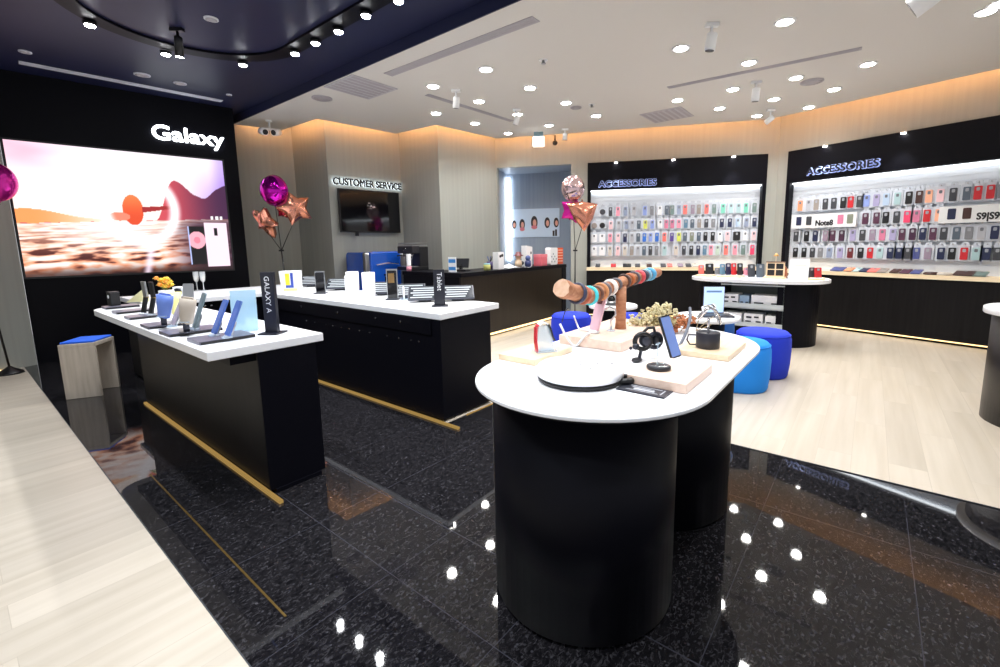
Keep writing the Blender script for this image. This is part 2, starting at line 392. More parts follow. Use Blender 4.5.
def screen_mesh(nx=300, ny=170):
    me = bpy.data.meshes.new('picture'); vs = []; fs = []; cols = []
    for j in range(ny+1):
        for i in range(nx+1):
            u, v = i/nx, j/ny; vs.append((sx0+(sx1-sx0)*u, 0, sz0+(sz1-sz0)*v)); cols.append(picture(u, v))
    for j in range(ny):
        for i in range(nx):
            a = j*(nx+1)+i; fs.append((a, a+1, a+nx+2, a+nx+1))
    me.from_pydata(vs, [], fs); ca = me.color_attributes.new('picture', 'FLOAT_COLOR', 'POINT')
    for i, c in enumerate(cols):
        ca.data[i].color = tuple(((k/12.92) if k <= .04045 else ((k+.055)/1.055)**2.4) for k in [min(max(q, 0), 1) for q in c])+(1,)
    m = mat('screen picture', (0, 0, 0, 1), .3); n, l, b = nodes(m)
    vc = n.new('ShaderNodeVertexColor'); vc.layer_name = 'picture'; l.new(vc.outputs['Color'], b.inputs['Emission Color']); b.inputs['Emission Strength'].default_value = SCREEN
    me.materials.append(m); return me
SCREEN = .9
t = thing('video_wall', 'huge lit screen showing a pink sunset sea on the black wall', 'screen', W0, WROT)
obj('frame', MB().box(sx0-.02, sx1+.02, -.02, -.001, sz0-.02, sz1+.02), M_jet, t)
obj('picture', screen_mesh(), None, t, loc=(0, -.0215, 0))
# lit sign above the screen
def sign(name, label, loc, rot, txt, size, width, m, depth=.012, off=.0, halo=None, hm=None, x=0, z=0, out=.03, hout=.006, space=1):
    t = thing(name, label, 'sign', loc, rot)
    me = turn(bolden(text_mesh(txt, size, depth, 0, space, width), off), UP); me.materials.clear()
    obj('lettering', me, m, t, loc=(x, -out, z))
    if halo:
        h = turn(bolden(text_mesh(txt, size, .001, 0, space, width), halo, 12), UP); h.materials.clear()
        obj('backlight', h, hm, t, loc=(x, -hout, z))
    return t
gx0 = Wl(151, 130)[0]; gx1 = Wl(223.5, 140)[0]; gz = Wl(158, 139)[1]
sign('shop_sign', 'glowing white shop name letters high on the black wall above the screen', W0, WROT, 'Galaxy', .235, gx1-gx0-.01, M_letter, .012, .0045, x=gx0+.005, z=gz-.005, out=.03)
# ------------------------------------------------------------------ customer service wall: sign and television
CS0 = WC[2]; CSD = (WC[3]-WC[2]).normalized(); CSN = Vector((-CSD.y, CSD.x, 0)); CSROT = math.atan2(CSD.y, CSD.x)
def Cl(px, py, off=0): p = onp(px, py, CS0-CSN*off, CSN); return ((p-CS0).dot(CSD), p.z)
a, b = Cl(332, 183.5), Cl(400, 190)
t = sign('service_sign', 'black halo-lit letters reading customer service on the grey wall', CS0, CSROT, 'CUSTOMER SERVICE', .135, b[0]-a[0], M_jet, .006, .005, None, None, x=a[0], z=(a[1]+b[1])/2-.005, out=.035)
hb = turn(bolden(text_mesh('CUSTOMER SERVICE', .135, .001, 0, 1, b[0]-a[0]), .005), UP); hb.materials.clear()
obj('backlight', hb, M_halo, t, loc=(a[0], -.0265, (a[1]+b[1])/2-.005))
ta, tb = Cl(336, 190), Cl(398.5, 233)
t = thing('television', 'black switched-off flat television hung below the service sign', 'television', CS0+CSD*((ta[0]+tb[0])/2)+Vector((0, 0, tb[1])), CSROT)
tw, thh = tb[0]-ta[0], Cl(336, 190)[1]-Cl(338, 234)[1]
obj('casing', MB().box(-tw/2, tw/2, -.07, -.03, 0, thh), M_jet, t, bevel=.006)
obj('screen', MB().box(-tw/2+.012, tw/2-.012, -.0715, -.0705, .02, thh-.012), M_glassblk, t)
obj('wall_bracket', MB().box(-.15, .15, -.03, 0, thh*.3, thh*.7), M_dark, t)
obj('sensor', MB().box(-tw*.27, -tw*.22, -.06, -.045, -.05, 0), M_jet, t)
obj('logo', MB().box(-.06, -.035, -.0725, -.0718, thh*.62, thh*.66).box(-.02, .01, -.0725, -.0718, thh*.62, thh*.66).box(-.045, -.01, -.0725, -.0718, thh*.68, thh*.71), mat('faint grey', srgb(120, 120, 120), .5), t)
# ------------------------------------------------------------------ accessories bays
M_slat = mat('white slat panel', srgb(226, 231, 238), .4)
M_shelfwood = streaky('pale shelf wood', srgb(236, 214, 178), srgb(246, 228, 196), (3, 30, 30), .4)
def bay(which, P, rot, b0, b1, whichtxt, sx0_, sx1_, sz_, zshelf, zw1):
    t = thing('accessories_display', f'black wall unit with rows of phone cases {whichtxt}', 'display unit', P, rot)
    obj('header', MB().box(b0, b1, -.02, .10, zw1, BAYT), M_black, t)
    obj('side_panel', MB().box(b0, b0+.05, -.02, .3, 0, zw1), M_black, t)
    obj('side_panel', MB().box(b1-.05, b1, -.02, .3, 0, zw1), M_black, t)
    p = MB().box(b0+.05, b1-.05, .10, .13, zshelf, zw1)
    z = zshelf+.06
    while z < zw1-.05:
        p.box(b0+.05, b1-.05, .094, .10, z, z+.052); z += .062
    obj('slat_panel', p, M_slat, t)
    obj('light_tray', MB().box(b0+.05, b1-.05, .05, .09, zw1-.015, zw1-.003), mat('cool shelf led', (1, 1, 1, 1), emit=(.9, .96, 1, 1), es=4.5), t)
    obj('cabinet', MB().box(b0+.0, b1, -.10, .3, .05, zshelf-.05), M_blackwood, t, bevel=.003)
    obj('plinth', MB().box(b0+.03, b1-.03, -.05, .3, 0.004, .05), M_black, t)
    obj('foot_light', MB().box(b0+.03, b1-.03, -.062, -.05, .03, .045), M_kick, t)
    obj('shelf', MB().box(b0, b1, -.12, .10, zshelf-.05, zshelf), M_shelfwood, t)
    return t
ZSL, ZSR = .815, .79
tL = bay('far', L0, LROT, LB0, LB1, 'on the back wall between two grey pillars', 0, 0, 0, ZSL, 2.04)
tR = bay('right', R0, RROT, RB0, RB1, 'running along the right wall', 0, 0, 0, ZSR, 2.02)
def bay_lamp(px, py, f, P, rot, n, where):
    x, z = f(px, py)
    t = thing('spot_lamp', f'small lit spot lamp on the black header, {n} above {where}', 'ceiling lamp', P+Vector((math.cos(rot)*x-math.sin(rot)*-.05, math.sin(rot)*x+math.cos(rot)*-.05, BAYT-.035)), rot, 'header spot lamps')
    obj('trim_ring', MB().lathe([(.028, .012), (.032, .03)], 16), M_whitematte, t)
    obj('lens', MB().lathe([(.022, .008), (.026, .012)], 16), M_lampon, t)
    l = bpy.data.lights.new('spot_lamp', 'SPOT'); l.energy = 14; l.spot_size = 1.2; l.spot_blend = .7; l.shadow_soft_size = .03; l.color = (.95, .97, 1)
    o = bpy.data.objects.new('spot_light', l); C.objects.link(o); o.parent = t; o.location = (0, -.12, -.02); o.rotation_euler = (.12, 0, 0)
for k, (px, py) in enumerate(((616, 163.5), (673, 160), (733, 157))):
    bay_lamp(px, py, Ll, L0, LROT, ('leftmost', 'middle one', 'rightmost')[k], 'the back wall display')
for k, (px, py) in enumerate(((827, 147), (905, 134.5))):
    bay_lamp(px, py, Rl, R0, RROT, ('left one', 'right one')[k], 'the right wall display')
M_navyletter = mat('dark navy letters', srgb(16, 20, 40), .35)
(lx0, lz0), (lx1, lz1) = Ll(599, 188), Ll(656, 185)
sign('accessories_sign', 'dark blue halo-lit letters reading accessories over the back wall display', L0, LROT, 'ACCESSORIES', .125, lx1-lx0, M_navyletter, .006, .003, .0115, M_halob, x=lx0, z=2.085, out=.055, hout=.024)
(lx0, lz0), (lx1, lz1) = Rl(808, 176), Rl(880, 168)
sign('accessories_sign', 'dark blue halo-lit letters reading accessories over the right wall display', R0, RROT, 'ACCESSORIES', .125, lx1-lx0, M_navyletter, .006, .003, .0115, M_halob, x=lx0, z=2.10, out=.055, hout=.024)
COL = {'black': (26, 27, 30), 'charcoal': (62, 64, 70), 'grey': (128, 130, 136), 'light grey': (176, 178, 186), 'slate': (84, 96, 110), 'navy': (34, 42, 74), 'plum': (82, 48, 70),
 'dark purple': (66, 38, 62), 'lilac': (164, 158, 196), 'pale blue': (178, 200, 224), 'blue grey': (142, 154, 180), 'pale teal': (166, 196, 200), 'teal': (120, 200, 178), 'red': (196, 40, 48),
 'dark red': (104, 38, 44), 'orange': (232, 150, 110), 'peach': (238, 176, 146), 'pink': (236, 150, 170), 'pale pink': (240, 200, 206), 'hot pink': (232, 70, 110), 'rose': (204, 120, 150), 'mauve': (148, 132, 150), 'purple': (86, 66, 140),
 'brown': (70, 46, 42), 'taupe': (148, 140, 134), 'beige': (204, 196, 186), 'white': (236, 237, 240), 'blue': (52, 110, 200), 'lilac blue': (142, 162, 222), 'steel blue': (92, 128, 154), 'yellow': (206, 214, 96), 'coral': (238, 120, 112),
 'olive': (126, 132, 116), 'indigo': (76, 84, 140), 'pale green': (186, 204, 190), 'grey green': (112, 134, 130), 'gold': (210, 170, 90)}
def colm(n): return plain('phone case '+n, *COL[n], rough=.4)
def case_mesh(w, h):
    m = MB(); o = 0
    pr = rrect(-w/2, w/2, -h/2, h/2, w*.16, 4); m.prism(pr, 0, .010); return m.xf(Matrix.Rotation(PI/2, 4, 'X'))
PACK = {}
def pack(P, rot, x, z, wc, hc, colr, label, group, disc=False, wpk=None):
    key = (round(wc, 3), round(hc, 3), colr, disc, wpk)
    wp = wpk or wc+.042; hp = hc+.05
    o = Vector((math.cos(rot)*x-math.sin(rot)*.055, math.sin(rot)*x+math.cos(rot)*.055, z))+P
    o.z = z
    if key not in PACK:
        t = thing('phone_case_pack', label, 'phone case', o, rot, group)
        bl = MB().prism(rrect(-wp/2, wp/2, -hc/2-.015, hc/2+.03, .012, 3), 0, .012)
        bl.prism(rrect(-.03, .03, hc/2+.02, hc/2+.062, .012, 3), .002, .009)
        bl.xf(Matrix.Rotation(PI/2, 4, 'X'))
        obj('blister_card', bl, M_blister, t)
        if disc:
            d = MB().lathe([(wc*.46, 0), (wc*.5, .006), (wc*.46, .012)], 20).xf(Matrix.Rotation(PI/2, 4, 'X')); c = obj('grip_disc', d, colm(colr), t, loc=(0, -.0125, 0))
        else:
            c = obj('phone_case', case_mesh(wc, hc), colm(colr), t, loc=(0, -.0125, 0))
            h = MB().prism(rrect(-.014, .014, hc*.5-.05, hc*.5-.014, .008, 3), .0102, .0112).xf(Matrix.Rotation(PI/2, 4, 'X'))
            lum = sum(COL[colr])/3
            obj('camera_cutout', h, plain('pale cutout', 158, 162, 170) if lum < 150 else plain('dark cutout', 110, 112, 120), c)
        PACK[key] = t
    else:
        s = PACK[key]; t = s.copy(); C.objects.link(t); t.location = o; t.rotation_euler = (0, 0, rot)
        for ch in list(s.children):
            d = ch.copy(); C.objects.link(d); d.parent = t
            for g in ch.children:
                e = g.copy(); C.objects.link(e); e.parent = d
        t['label'] = label; t['group'] = group
    return t
ROWN = ['top', 'second', 'third', 'bottom']
def rack(P, rot, f, n, tb, rows, zs, group, wherew):
    pegs = []
    for ri, row in enumerate(rows):
        zt, zb = zs[ri]
        for i, e in enumerate(row):
            px, colr = e[0], e[1]; w = e[2] if len(e) > 2 else None
            x, _ = f(px, 240)
            if ri == 0: x, _ = f(px, 210)
            hc = (zt-zb); wc = w or (.064 if n == 'R' else .057)
            disc = len(e) > 3
            desc = {'white': 'white boxed accessory pack'}.get(colr, f'{colr} phone case pack')
            if disc: desc = f'round {colr} grip disc pack'
            pack(P, rot, x, (zt+zb)/2, wc, (wc if disc else hc), colr, f'{desc}, {ordn(i)} from left, {ROWN[ri]} row, {wherew}', group, disc)
            pegs.append((x, zt+.035))
    pm = MB().lathe([(.004, -.085), (.004, .0)], 6).xf(Matrix.Rotation(PI/2, 4, 'X'))
    pm = MB().tube([(0, .094, 0), (0, .03, 0), (0, .025, .012)], .004, 6); me = mesh('peg_hook', pm); me.materials.append(M_steel)
    for x, z in pegs: obj('peg_hook', me, None, tb, loc=(x, 0, z))
Rrows = [
 [(798.6, 'orange'), (807, 'light grey'), (814.5, 'taupe'), (823.5, 'charcoal'), (831.9, 'charcoal'), (841.2, 'black'), (848.7, 'red'), (857.4, 'charcoal'), (864.5, 'lilac blue'), (874.2, 'lilac'), (883.8, 'pale blue'), (895, 'pale teal'), (906.4, 'black'), (916.6, 'brown'), (926.2, 'peach'), (937.6, 'pale pink'), (950.2, 'charcoal'), (963.7, 'slate'), (974.7, 'red'), (987.2, 'red'), (999, 'grey')],
 [(862, 'plum'), (873, 'plum'), (882.3, 'black'), (893, 'charcoal'), (903.4, 'hot pink'), (912.6, 'rose'), (923, 'red'), (934.6, 'peach')],
 [(794.4, 'charcoal'), (804.9, 'black'), (813.6, 'navy'), (823.8, 'mauve'), (831, 'plum'), (840, 'dark purple'), (851, 'lilac'), (860.7, 'charcoal'), (870.6, 'mauve'), (880.5, 'rose'), (891, 'lilac'), (900.2, 'plum'), (910.6, 'dark purple'), (920.8, 'navy'), (931, 'plum'), (941.8, 'charcoal'), (954.6, 'slate'), (967, 'grey'), (979.6, 'light grey'), (992.8, 'navy')],
 [(795, 'black'), (803.6, 'black'), (812, 'charcoal'), (820, 'grey'), (829, 'blue grey'), (839.7, 'lilac'), (850, 'dark red'), (860.4, 'black'), (870, 'red'), (879.8, 'pale teal'), (890.2, 'navy'), (899.1, 'navy'), (907.8, 'charcoal'), (916.8, 'indigo'), (928, 'mauve'), (941.4, 'navy'), (952.4, 'black'), (964.6, 'red'), (976.6, 'pale teal'), (987.2, 'navy'), (998.2, 'charcoal')]]
rack(R0, RROT, Rl, 'R', tR, Rrows, [(1.765, 1.62), (1.54, 1.40), (1.33, 1.19), (1.10, .965)], 'phone case packs on the right wall', 'right wall display')
Lrows = [
 [(602.5, 'charcoal', .09, 1), (610.5, 'charcoal'), (618, 'pink'), (625.5, 'blue grey'), (634, 'light grey'), (645, 'lilac blue'), (652, 'grey'), (660, 'white'), (667, 'slate'), (672.6, 'grey green'), (679.2, 'blue grey'), (685.5, 'coral'), (693, 'mauve'), (699.2, 'taupe'), (707, 'coral'), (714.5, 'grey green'), (723.5, 'teal'), (731.5, 'pale teal'), (739, 'pale teal'), (746.5, 'teal'), (755, 'grey green')],
 [(594, 'taupe', .09, 1), (602, 'black', .09, 1), (610.5, 'pale pink'), (618.5, 'light grey'), (626, 'blue grey'), (632, 'light grey'), (638.5, 'slate'), (645, 'yellow'), (652, 'lilac blue'), (660, 'white'), (666, 'rose'), (672, 'rose'), (678.5, 'pink'), (685.5, 'steel blue'), (692, 'slate'), (699, 'taupe'), (706, 'charcoal'), (713, 'grey'), (721.5, 'navy'), (729.5, 'navy'), (737.5, 'pale blue'), (746, 'blue grey'), (754, 'navy')],
 [(594, 'white', .09), (602, 'white', .09), (610, 'pink'), (618, 'pale pink'), (625, 'navy'), (632, 'light grey'), (638.2, 'slate'), (644.4, 'blue'), (650.6, 'lilac blue'), (657, 'blue'), (664.5, 'coral'), (672, 'purple'), (679, 'yellow'), (685.2, 'slate'), (692, 'olive'), (699, 'slate'), (705.7, 'black'), (713, 'black'), (720.2, 'white'), (727.8, 'pale pink'), (737, 'black', .10), (745.5, 'white'), (754, 'pale pink')],
 [(594, 'white', .09), (602, 'white', .09), (610, 'beige'), (618, 'pale pink'), (625, 'beige'), (632, 'taupe'), (638.2, 'light grey'), (644.4, 'slate'), (650.8, 'charcoal'), (657, 'grey'), (665, 'pale teal'), (676.5, 'beige'), (684.6, 'charcoal'), (692, 'black'), (699, 'navy'), (705.5, 'steel blue'), (711.8, 'pink'), (718.5, 'pale green'), (727, 'coral'), (736, 'pink'), (744.3, 'grey green'), (753.5, 'hot pink')]]
rack(L0, LROT, Ll, 'L', tL, Lrows, [(1.77, 1.63), (1.55, 1.42), (1.35, 1.215), (1.145, 1.0)], 'phone case packs on the back wall', 'back wall display')
# white header boards hung on the right-hand display
def board(pl, pr, txt, label, icons, tx, tw):
    (xa, za), (xb, zb) = Rl(*pl), Rl(*pr)
    t = thing('header_board', label, 'sign', R0+RR*xa+Vector((0, 0, 0)), RROT)
    za, zb = 1.375, 1.56
    obj('board', MB().box(0, xb-xa, .0, .035, za, zb), mat('white board', srgb(226, 228, 230), .5), t)
    for px, colr in icons:
        x = Rl(px, 219)[0]-xa
        obj('phone_print', MB().prism(rrect(x-.035, x+.035, za+.04, zb-.025, .01, 3), 0, .002).xf(Matrix.Rotation(PI/2, 4, 'X')), colm(colr), t)
    me = turn(bolden(text_mesh(txt, .10, .001, 0, 1, tw), .004), UP); me.materials.clear(); obj('lettering', me, mat('grey print', srgb(30, 32, 38), .5), t, loc=(tx-xa, -.001, za+.03))
board((791, 226), (855.5, 226), 'Note8', 'white header board with four phone pictures, left end of right wall display', [(799, 'navy'), (809, 'charcoal'), (840.5, 'rose'), (850, 'olive')], Rl(816, 220)[0], Rl(833, 220)[0]-Rl(816, 220)[0])
board((938, 222), (1012, 222), 'S9|S9+', 'white header board with two dark phone pictures, right end of right wall display', [(951, 'navy'), (966.3, 'brown')], Rl(976.5, 220)[0], Rl(1005, 220)[0]-Rl(976.5, 220)[0])
# samples lying on the two shelves
def sample(P, rot, x, zs, colr, label, cat, w=.07, l=.15, kind='case', y=-.045, group=None):
    base = P+Vector((math.cos(rot)*x-math.sin(rot)*y, math.sin(rot)*x+math.cos(rot)*y, zs+.0005))
    if kind == 'round':
        t = thing('leather_pouch', label, cat, base, rot, group)
        obj('pouch', MB().lathe([(w*.9, 0), (w, .008), (w*.97, .02), (w*.8, .026)], 24), colm(colr), t); obj('flap', MB().lathe([(w*.8, .0265), (w*.78, .03), (w*.5, .032)], 24), colm(colr), t); return t
    t = thing('display_phone', label, cat, base, rot, group)
    obj('wedge', MB().prism([(-.035, 0), (.05, 0), (.05, .028), (-.035, .006)], -w*.4, w*.4).xf(Matrix(((0, 0, 1, 0), (1, 0, 0, 0), (0, 1, 0, 0), (0, 0, 0, 1)))), M_white, t)
    b = MB().prism(rrect(-w/2, w/2, -l/2, l/2, .01, 3), 0, .010).xf(Matrix.Translation((0, .0, .024)) @ Matrix.Rotation(.26, 4, 'X'))
    c = obj('phone_case', b, colm(colr), t)
    b = MB().prism(rrect(-.014, .014, l*.24, l*.42, .006, 3), .0101, .0115).xf(Matrix.Translation((0, .0, .024)) @ Matrix.Rotation(.26, 4, 'X'))
    obj('camera_cutout', b, plain('dark cutout', 110, 112, 120), c)
    return t
for i, (px, colr, w) in enumerate([(598, 'charcoal', .075), (613.5, 'red', .08), (627, 'black', .13), (637.5, 'charcoal', .08), (649, 'brown', .08), (663, 'charcoal', .08), (669.5, 'coral', .075), (680, 'mauve', .08), (688, 'charcoal', .08), (695, 'beige', .08)]):
    sample(L0, LROT, Ll(px, 264)[0], ZSL, colr, f'{colr} phone case sample lying on the back wall shelf, {ordn(i)} from the left', 'phone case', w, group='samples on the back wall shelf')
for i, (px, colr, w, k) in enumerate([(840, 'indigo', .15, ''), (851.5, 'orange', .085, ''), (859.5, 'pale teal', .06, ''), (867, 'navy', .09, ''), (875.5, 'coral', .10, ''), (885, 'taupe', .09, ''), (897.5, 'brown', .085, ''), (908, 'plum', .095, ''), (919, 'indigo', .09, ''), (933.5, 'brown', .075, 'round'), (947, 'beige', .075, 'round'), (967, 'brown', .17, ''), (983, 'grey green', .11, '')]):
    nm = 'leather pouch' if k else 'phone case sample'
    sample(R0, RROT, Rl(px, 266)[0], ZSR, colr, f'{colr} {"round leather pouch" if k else "phone case sample"} lying on the right wall shelf, {ordn(i)} from the left', nm.split()[0]+' '+nm.split()[1], w, kind=k, group='samples on the right wall shelf')
# ------------------------------------------------------------------ counters (local x = across, y = along the grid)
ZK = .755
def brass_strip(t, pts):
    for k, (x0, x1, y0, y1) in enumerate(pts): obj('brass_kick_strip', MB().box(x0, x1, y0, y1, .0, .014), mat('lit brass strip', (.8, .5, .14, 1), .3, 1, emit=(1, .62, .18, 1), es=.22), t)
t = thing('display_counter', 'long white-topped black counter with phones nearest the left wood floor', 'counter', (0, 0, 0), GROT)
top = MB().prism([(1.178, 2.235), (1.178, 4.55)] + [(1.178-.16+.16*math.cos(k*PI/12), 4.55+.16*math.sin(k*PI/12)) for k in range(1, 7)] + [(.656+.17-.17*math.sin(k*PI/12), 4.54+.17*math.cos(k*PI/12)) for k in range(0, 7)] + [(.656, 2.235)], ZK-.042, ZK)
obj('worktop', top, M_white, t, bevel=.004)
obj('body', MB().box(.86, 1.13, 2.25, 4.42, .02, ZK-.042), M_blackwood, t, bevel=.003)
obj('end_panel', MB().box(.855, 1.135, 2.24, 2.25, .02, ZK-.042), M_black, t)
obj('apron', MB().box(.75, 1.15, 2.27, 4.5, ZK-.085, ZK-.042), M_black, t)
obj('plinth', MB().box(.88, 1.11, 2.23, 4.38, .0, .02), M_black, t)
brass_strip(t, [(.842, .86, 2.12, 4.42)])
t = thing('corner_counter', 'L-shaped white-topped black counter with tablets in the middle of the shop', 'counter', (0, 0, 0), GROT)
ct = [(2.59, 2.24), (2.59, 5.62), (1.0, 5.62), (1.0, 4.80), (1.955, 4.80), (1.955, 2.2)]
obj('worktop', MB().prism(ct, ZK-.042, ZK), M_white, t, bevel=.004)
obj('body', MB().box(1.965, 2.46, 2.215, 5.55, .02, ZK-.042), M_black, t, bevel=.003)
obj('body', MB().box(1.02, 1.96, 4.85, 5.55, .02, ZK-.042), M_black, t, bevel=.003)
obj('drawer_front', MB().box(1.955, 1.964, 2.3, 4.7, .60, ZK-.048), M_black, t, bevel=.002)
obj('plinth', MB().box(1.985, 2.42, 2.25, 5.5, 0, .02), M_black, t)
for a in (2.62, 2.92, 3.45, 4.05): obj('lock', MB().lathe([(.008, 0), (.008, .008)], 10).xf(Matrix.Translation((1.955, a, .665)) @ Matrix.Rotation(-PI/2, 4, 'Y')), M_chrome, t)
for a in (2.44, 2.52, 2.66, 2.80, 3.02, 3.16, 3.30, 3.42, 3.55, 3.66, 3.85, 4.0): obj('screw_cap', MB().lathe([(.005, 0), (.005, .006)], 8).xf(Matrix.Translation((1.965, a, .54)) @ Matrix.Rotation(-PI/2, 4, 'Y')), M_chrome, t)
for b in (1.45, 1.5, 1.62, 1.75, 1.86): obj('knob', MB().ball((b, 4.84, .67), .011, 10, 6), M_chrome, t)
brass_strip(t, [(1.942, 1.962, 2.06, 4.75)])
# brass edge between stone and wood floor
struct('trim_brass_edge', MB().box(2.16, 2.76, 2.19, 2.2, 0, .005), mat('lit brass strip', (.8, .5, .14, 1)), rot=(0, 0, GROT))
struct('trim_gold_line', MB().box(.550, .557, 1.43, 2.98, 0, .0015), mat('dull gold', (.16, .10, .025, 1), .3, .7), rot=(0, 0, GROT))  # thin dull gold line along the floor beside the phone counter
struct('trim_floor_edge', MB().box(.405, .409, -5, 8.5, 0, .0045), plain('dark steel edge', 40, 44, 50, .6), rot=(0, 0, GROT))
struct('trim_floor_edge', MB().box(2.756, 2.76, -5, 2.2, 0, .0045), plain('dark steel edge', 70, 76, 84), rot=(0, 0, GROT))
# front table
t = thing('display_table', 'white stadium-topped table on two black drums in the foreground', 'table', (0, 0, 0), GROT)
def stadx(x0, x1, y0, y1, seg=32): return [(q, p) for p, q in stadium(x0, x1, y0, y1, seg)]
obj('tabletop', MB().prism(stadx(.922, 2.39, .333, 1.125), ZK-.012, ZK), M_white, t, bevel=.003)
obj('top_edge', MB().prism(stadx(.932, 2.38, .343, 1.115), ZK-.02, ZK-.012), M_black, t)
def drum(c, r): return MB().lathe([(r, .012), (r, ZK-.02)], 64, c=c).lathe([(r-.012, 0), (r-.012, .012)], 64, c=c)
obj('pedestal', drum((1.297, .748), .311), M_black, t)
obj('pedestal', drum((2.0, .74), .314), M_black, t)
# rear oval table with shelves of boxes
ZR = .765
t = thing('shelf_table', 'white-topped black oval table with open shelves of boxes in front of the case walls', 'table', (0, 0, 0), GROT)
RX0, RX1, RY0, RY1 = 5.62, 6.52, .33, 1.84
obj('tabletop', MB().prism(stadium(RY0, RY1, RX0, RX1), ZR-.04, ZR), M_white, t, bevel=.004)
bx0, bx1, by0, by1 = RX0+.08, RX1-.08, RY0+.10, RY1-.10
sh0, sh1 = .73, 1.40
rr_ = (bx1-bx0)/2
ends = stadium(by0, by1, bx0, bx1)
right = [(bx0, sh0), (bx1, sh0)] + [(bx1-rr_+rr_*math.cos(-k*PI/24), by0+rr_+rr_*math.sin(-k*PI/24)) for k in range(25)]
left = [(bx1, sh1), (bx0, sh1)] + [(bx0+rr_-rr_*math.cos(-k*PI/24), by1-rr_-rr_*math.sin(-k*PI/24)) for k in range(25)]
def hull(pts):
    pts = sorted(set((round(a, 5), round(b, 5)) for a, b in pts)); 
    def half(P):
        o = []
        for p in P:
            while len(o) > 1 and (o[-1][0]-o[-2][0])*(p[1]-o[-2][1])-(o[-1][1]-o[-2][1])*(p[0]-o[-2][0]) <= 0: o.pop()
            o.append(p)
        return o
    a, b = half(pts), half(pts[::-1]); return a[:-1]+b[:-1]
obj('body', MB().prism(hull(right), 0.004, ZR-.04).prism(hull(left), 0.004, ZR-.04).box(bx0+.4, bx1, sh0, sh1, 0.004, ZR-.04).box(bx0, bx0+.4, sh0, sh1, 0.004, .2), M_black, t)
M_shelf = mat('pale grey shelf', srgb(196, 204, 206), .4)
for z in (.22, .44): obj('shelf', MB().box(bx0-.01, bx0+.4, sh0, sh1, z, z+.02).box(bx0-.015, bx0-.01, sh0, sh1, z-.005, z+.045), M_shelf, t)
obj('shelf_lining', MB().box(bx0+.38, bx0+.399, sh0, sh1, .2, ZR-.04).box(bx0, bx0+.38, sh0, sh0+.01, .2, ZR-.04).box(bx0, bx0+.38, sh1-.01, sh1, .2, ZR-.04), plain('grey green lining', 110, 120, 118), t)
for k, z in enumerate((.44, ZR-.06)): obj('shelf_lip', MB().box(bx0-.005, bx0, sh0, sh1, z-.02+.005*k, z+.0), M_shelf, t)
bxs = [(.745, .32, .10, .46, 'wide flat'), (1.09, .10, .09, .46, 'small'), (1.205, .18, .10, .46, 'white'), (.75, .16, .09, .24, ''), (.935, .2, .10, .24, ''), (1.16, .22, .10, .24, '')]
nm = ['wide white box at the near end of the upper shelf', 'pale blue small box in the middle of the upper shelf', 'white box with dark marks at far end of upper shelf', 'small white box at the near end of the lower shelf', 'white box with dark print in the middle of the lower shelf', 'white box at the far end of the lower shelf']
for k, (y, w, h, z, d) in enumerate(bxs):
    q = thing('product_box', nm[k]+' of the oval table', 'box', G(bx0+.125, y+w/2, z+.0205), GROT, 'boxes on the oval table shelves')
    obj('carton', MB().box(-.11, .11, -w/2, w/2, 0, h), plain('pale blue card', 150, 175, 200) if k == 1 else M_card, q, bevel=.002)
    m = MB()
    if k in (2, 4): m.box(-.112, -.1105, -w*.3, -w*.05, h*.55, h*.75).box(-.112, -.1105, w*.08, w*.36, h*.5, h*.7)
    m.box(-.112, -.1105, -w*.42, -w*.15, .005, .02).box(-.112, -.1105, w*.1, w*.4, .005, .02)
    obj('print', m, M_dark, q)
# small round tables, right-hand table
def round_table(c, R, z, label, rb=None, taper=1):
    t = thing('round_table', label, 'table', (c.x, c.y, .004), 0)
    obj('tabletop', MB().lathe([(R-.004, z-.034), (R, z-.03), (R, z-.008), (R-.004, z-.004)], 48), M_white, t)
    obj('pedestal', MB().lathe([(rb or R*.55, 0), ((rb or R*.55)*taper, z-.034)], 48), M_black, t)
    return t
pt1 = at(707, 315.5, .6); round_table(pt1, .25, .6, 'low round white-topped table carrying a small laptop behind the black mug')
pt2 = at(613, 304.5, .6); round_table(pt2, .235, .6, 'low round white-topped table seen behind the driftwood post')
pc = Vector((3.38, 2.70, 0)); 
pr = thing('round_table', 'black drum table with white top cut by the right edge of view', 'table', (pc.x, pc.y, .004), 0)
obj('tabletop', MB().lathe([(.395, ZK-.046), (.40, ZK-.04), (.40, ZK-.008), (.395, ZK-.004)], 64), M_white, pr)
obj('pedestal', MB().lathe([(.352, 0), (.355, ZK-.046)], 64), mat('dark bronze laminate', srgb(26, 20, 18), .4), pr)
# poufs
def pouf(px, py, R, h, colr, label):
    c = at(px, py, 0)
    m = plain('felt '+colr[0], *colr[1:], rough=.85)
    t = thing('pouf', label, 'pouf', (c.x, c.y, .004), 0)
    obj('cushion', MB().lathe([(R*.9, .0), (R*.95, .02), (R, .12), (R*1.02, h*.6), (R, h-.06), (R*.95, h-.02), (R*.86, h), (.01, h+.008)], 48), m, t)
    obj('seam', MB().tube([(R*.965*math.cos(k*PI/24), R*.965*math.sin(k*PI/24), h-.026) for k in range(48)], .004, 6, True), m, t)
    obj('foot_ring', MB().lathe([(R*.8, -.0035), (R*.8, .002)], 32), M_jet, t)
BL, BD = ('light blue', 22, 136, 234), ('royal blue', 24, 52, 196)
pouf(739, 387, .22, .395, BL, 'bright light blue round pouf right beside the foreground table')
pouf(760.5, 374, .225, .40, BD, 'royal blue round pouf behind the light blue one')
c = at(574, 345, 0); pouf(571, 352, .22, .43, BD, 'royal blue pouf half hidden behind the far end of the foreground table')
pouf(628, 352, .2, .42, BD, 'royal blue pouf glimpsed beside the driftwood post')
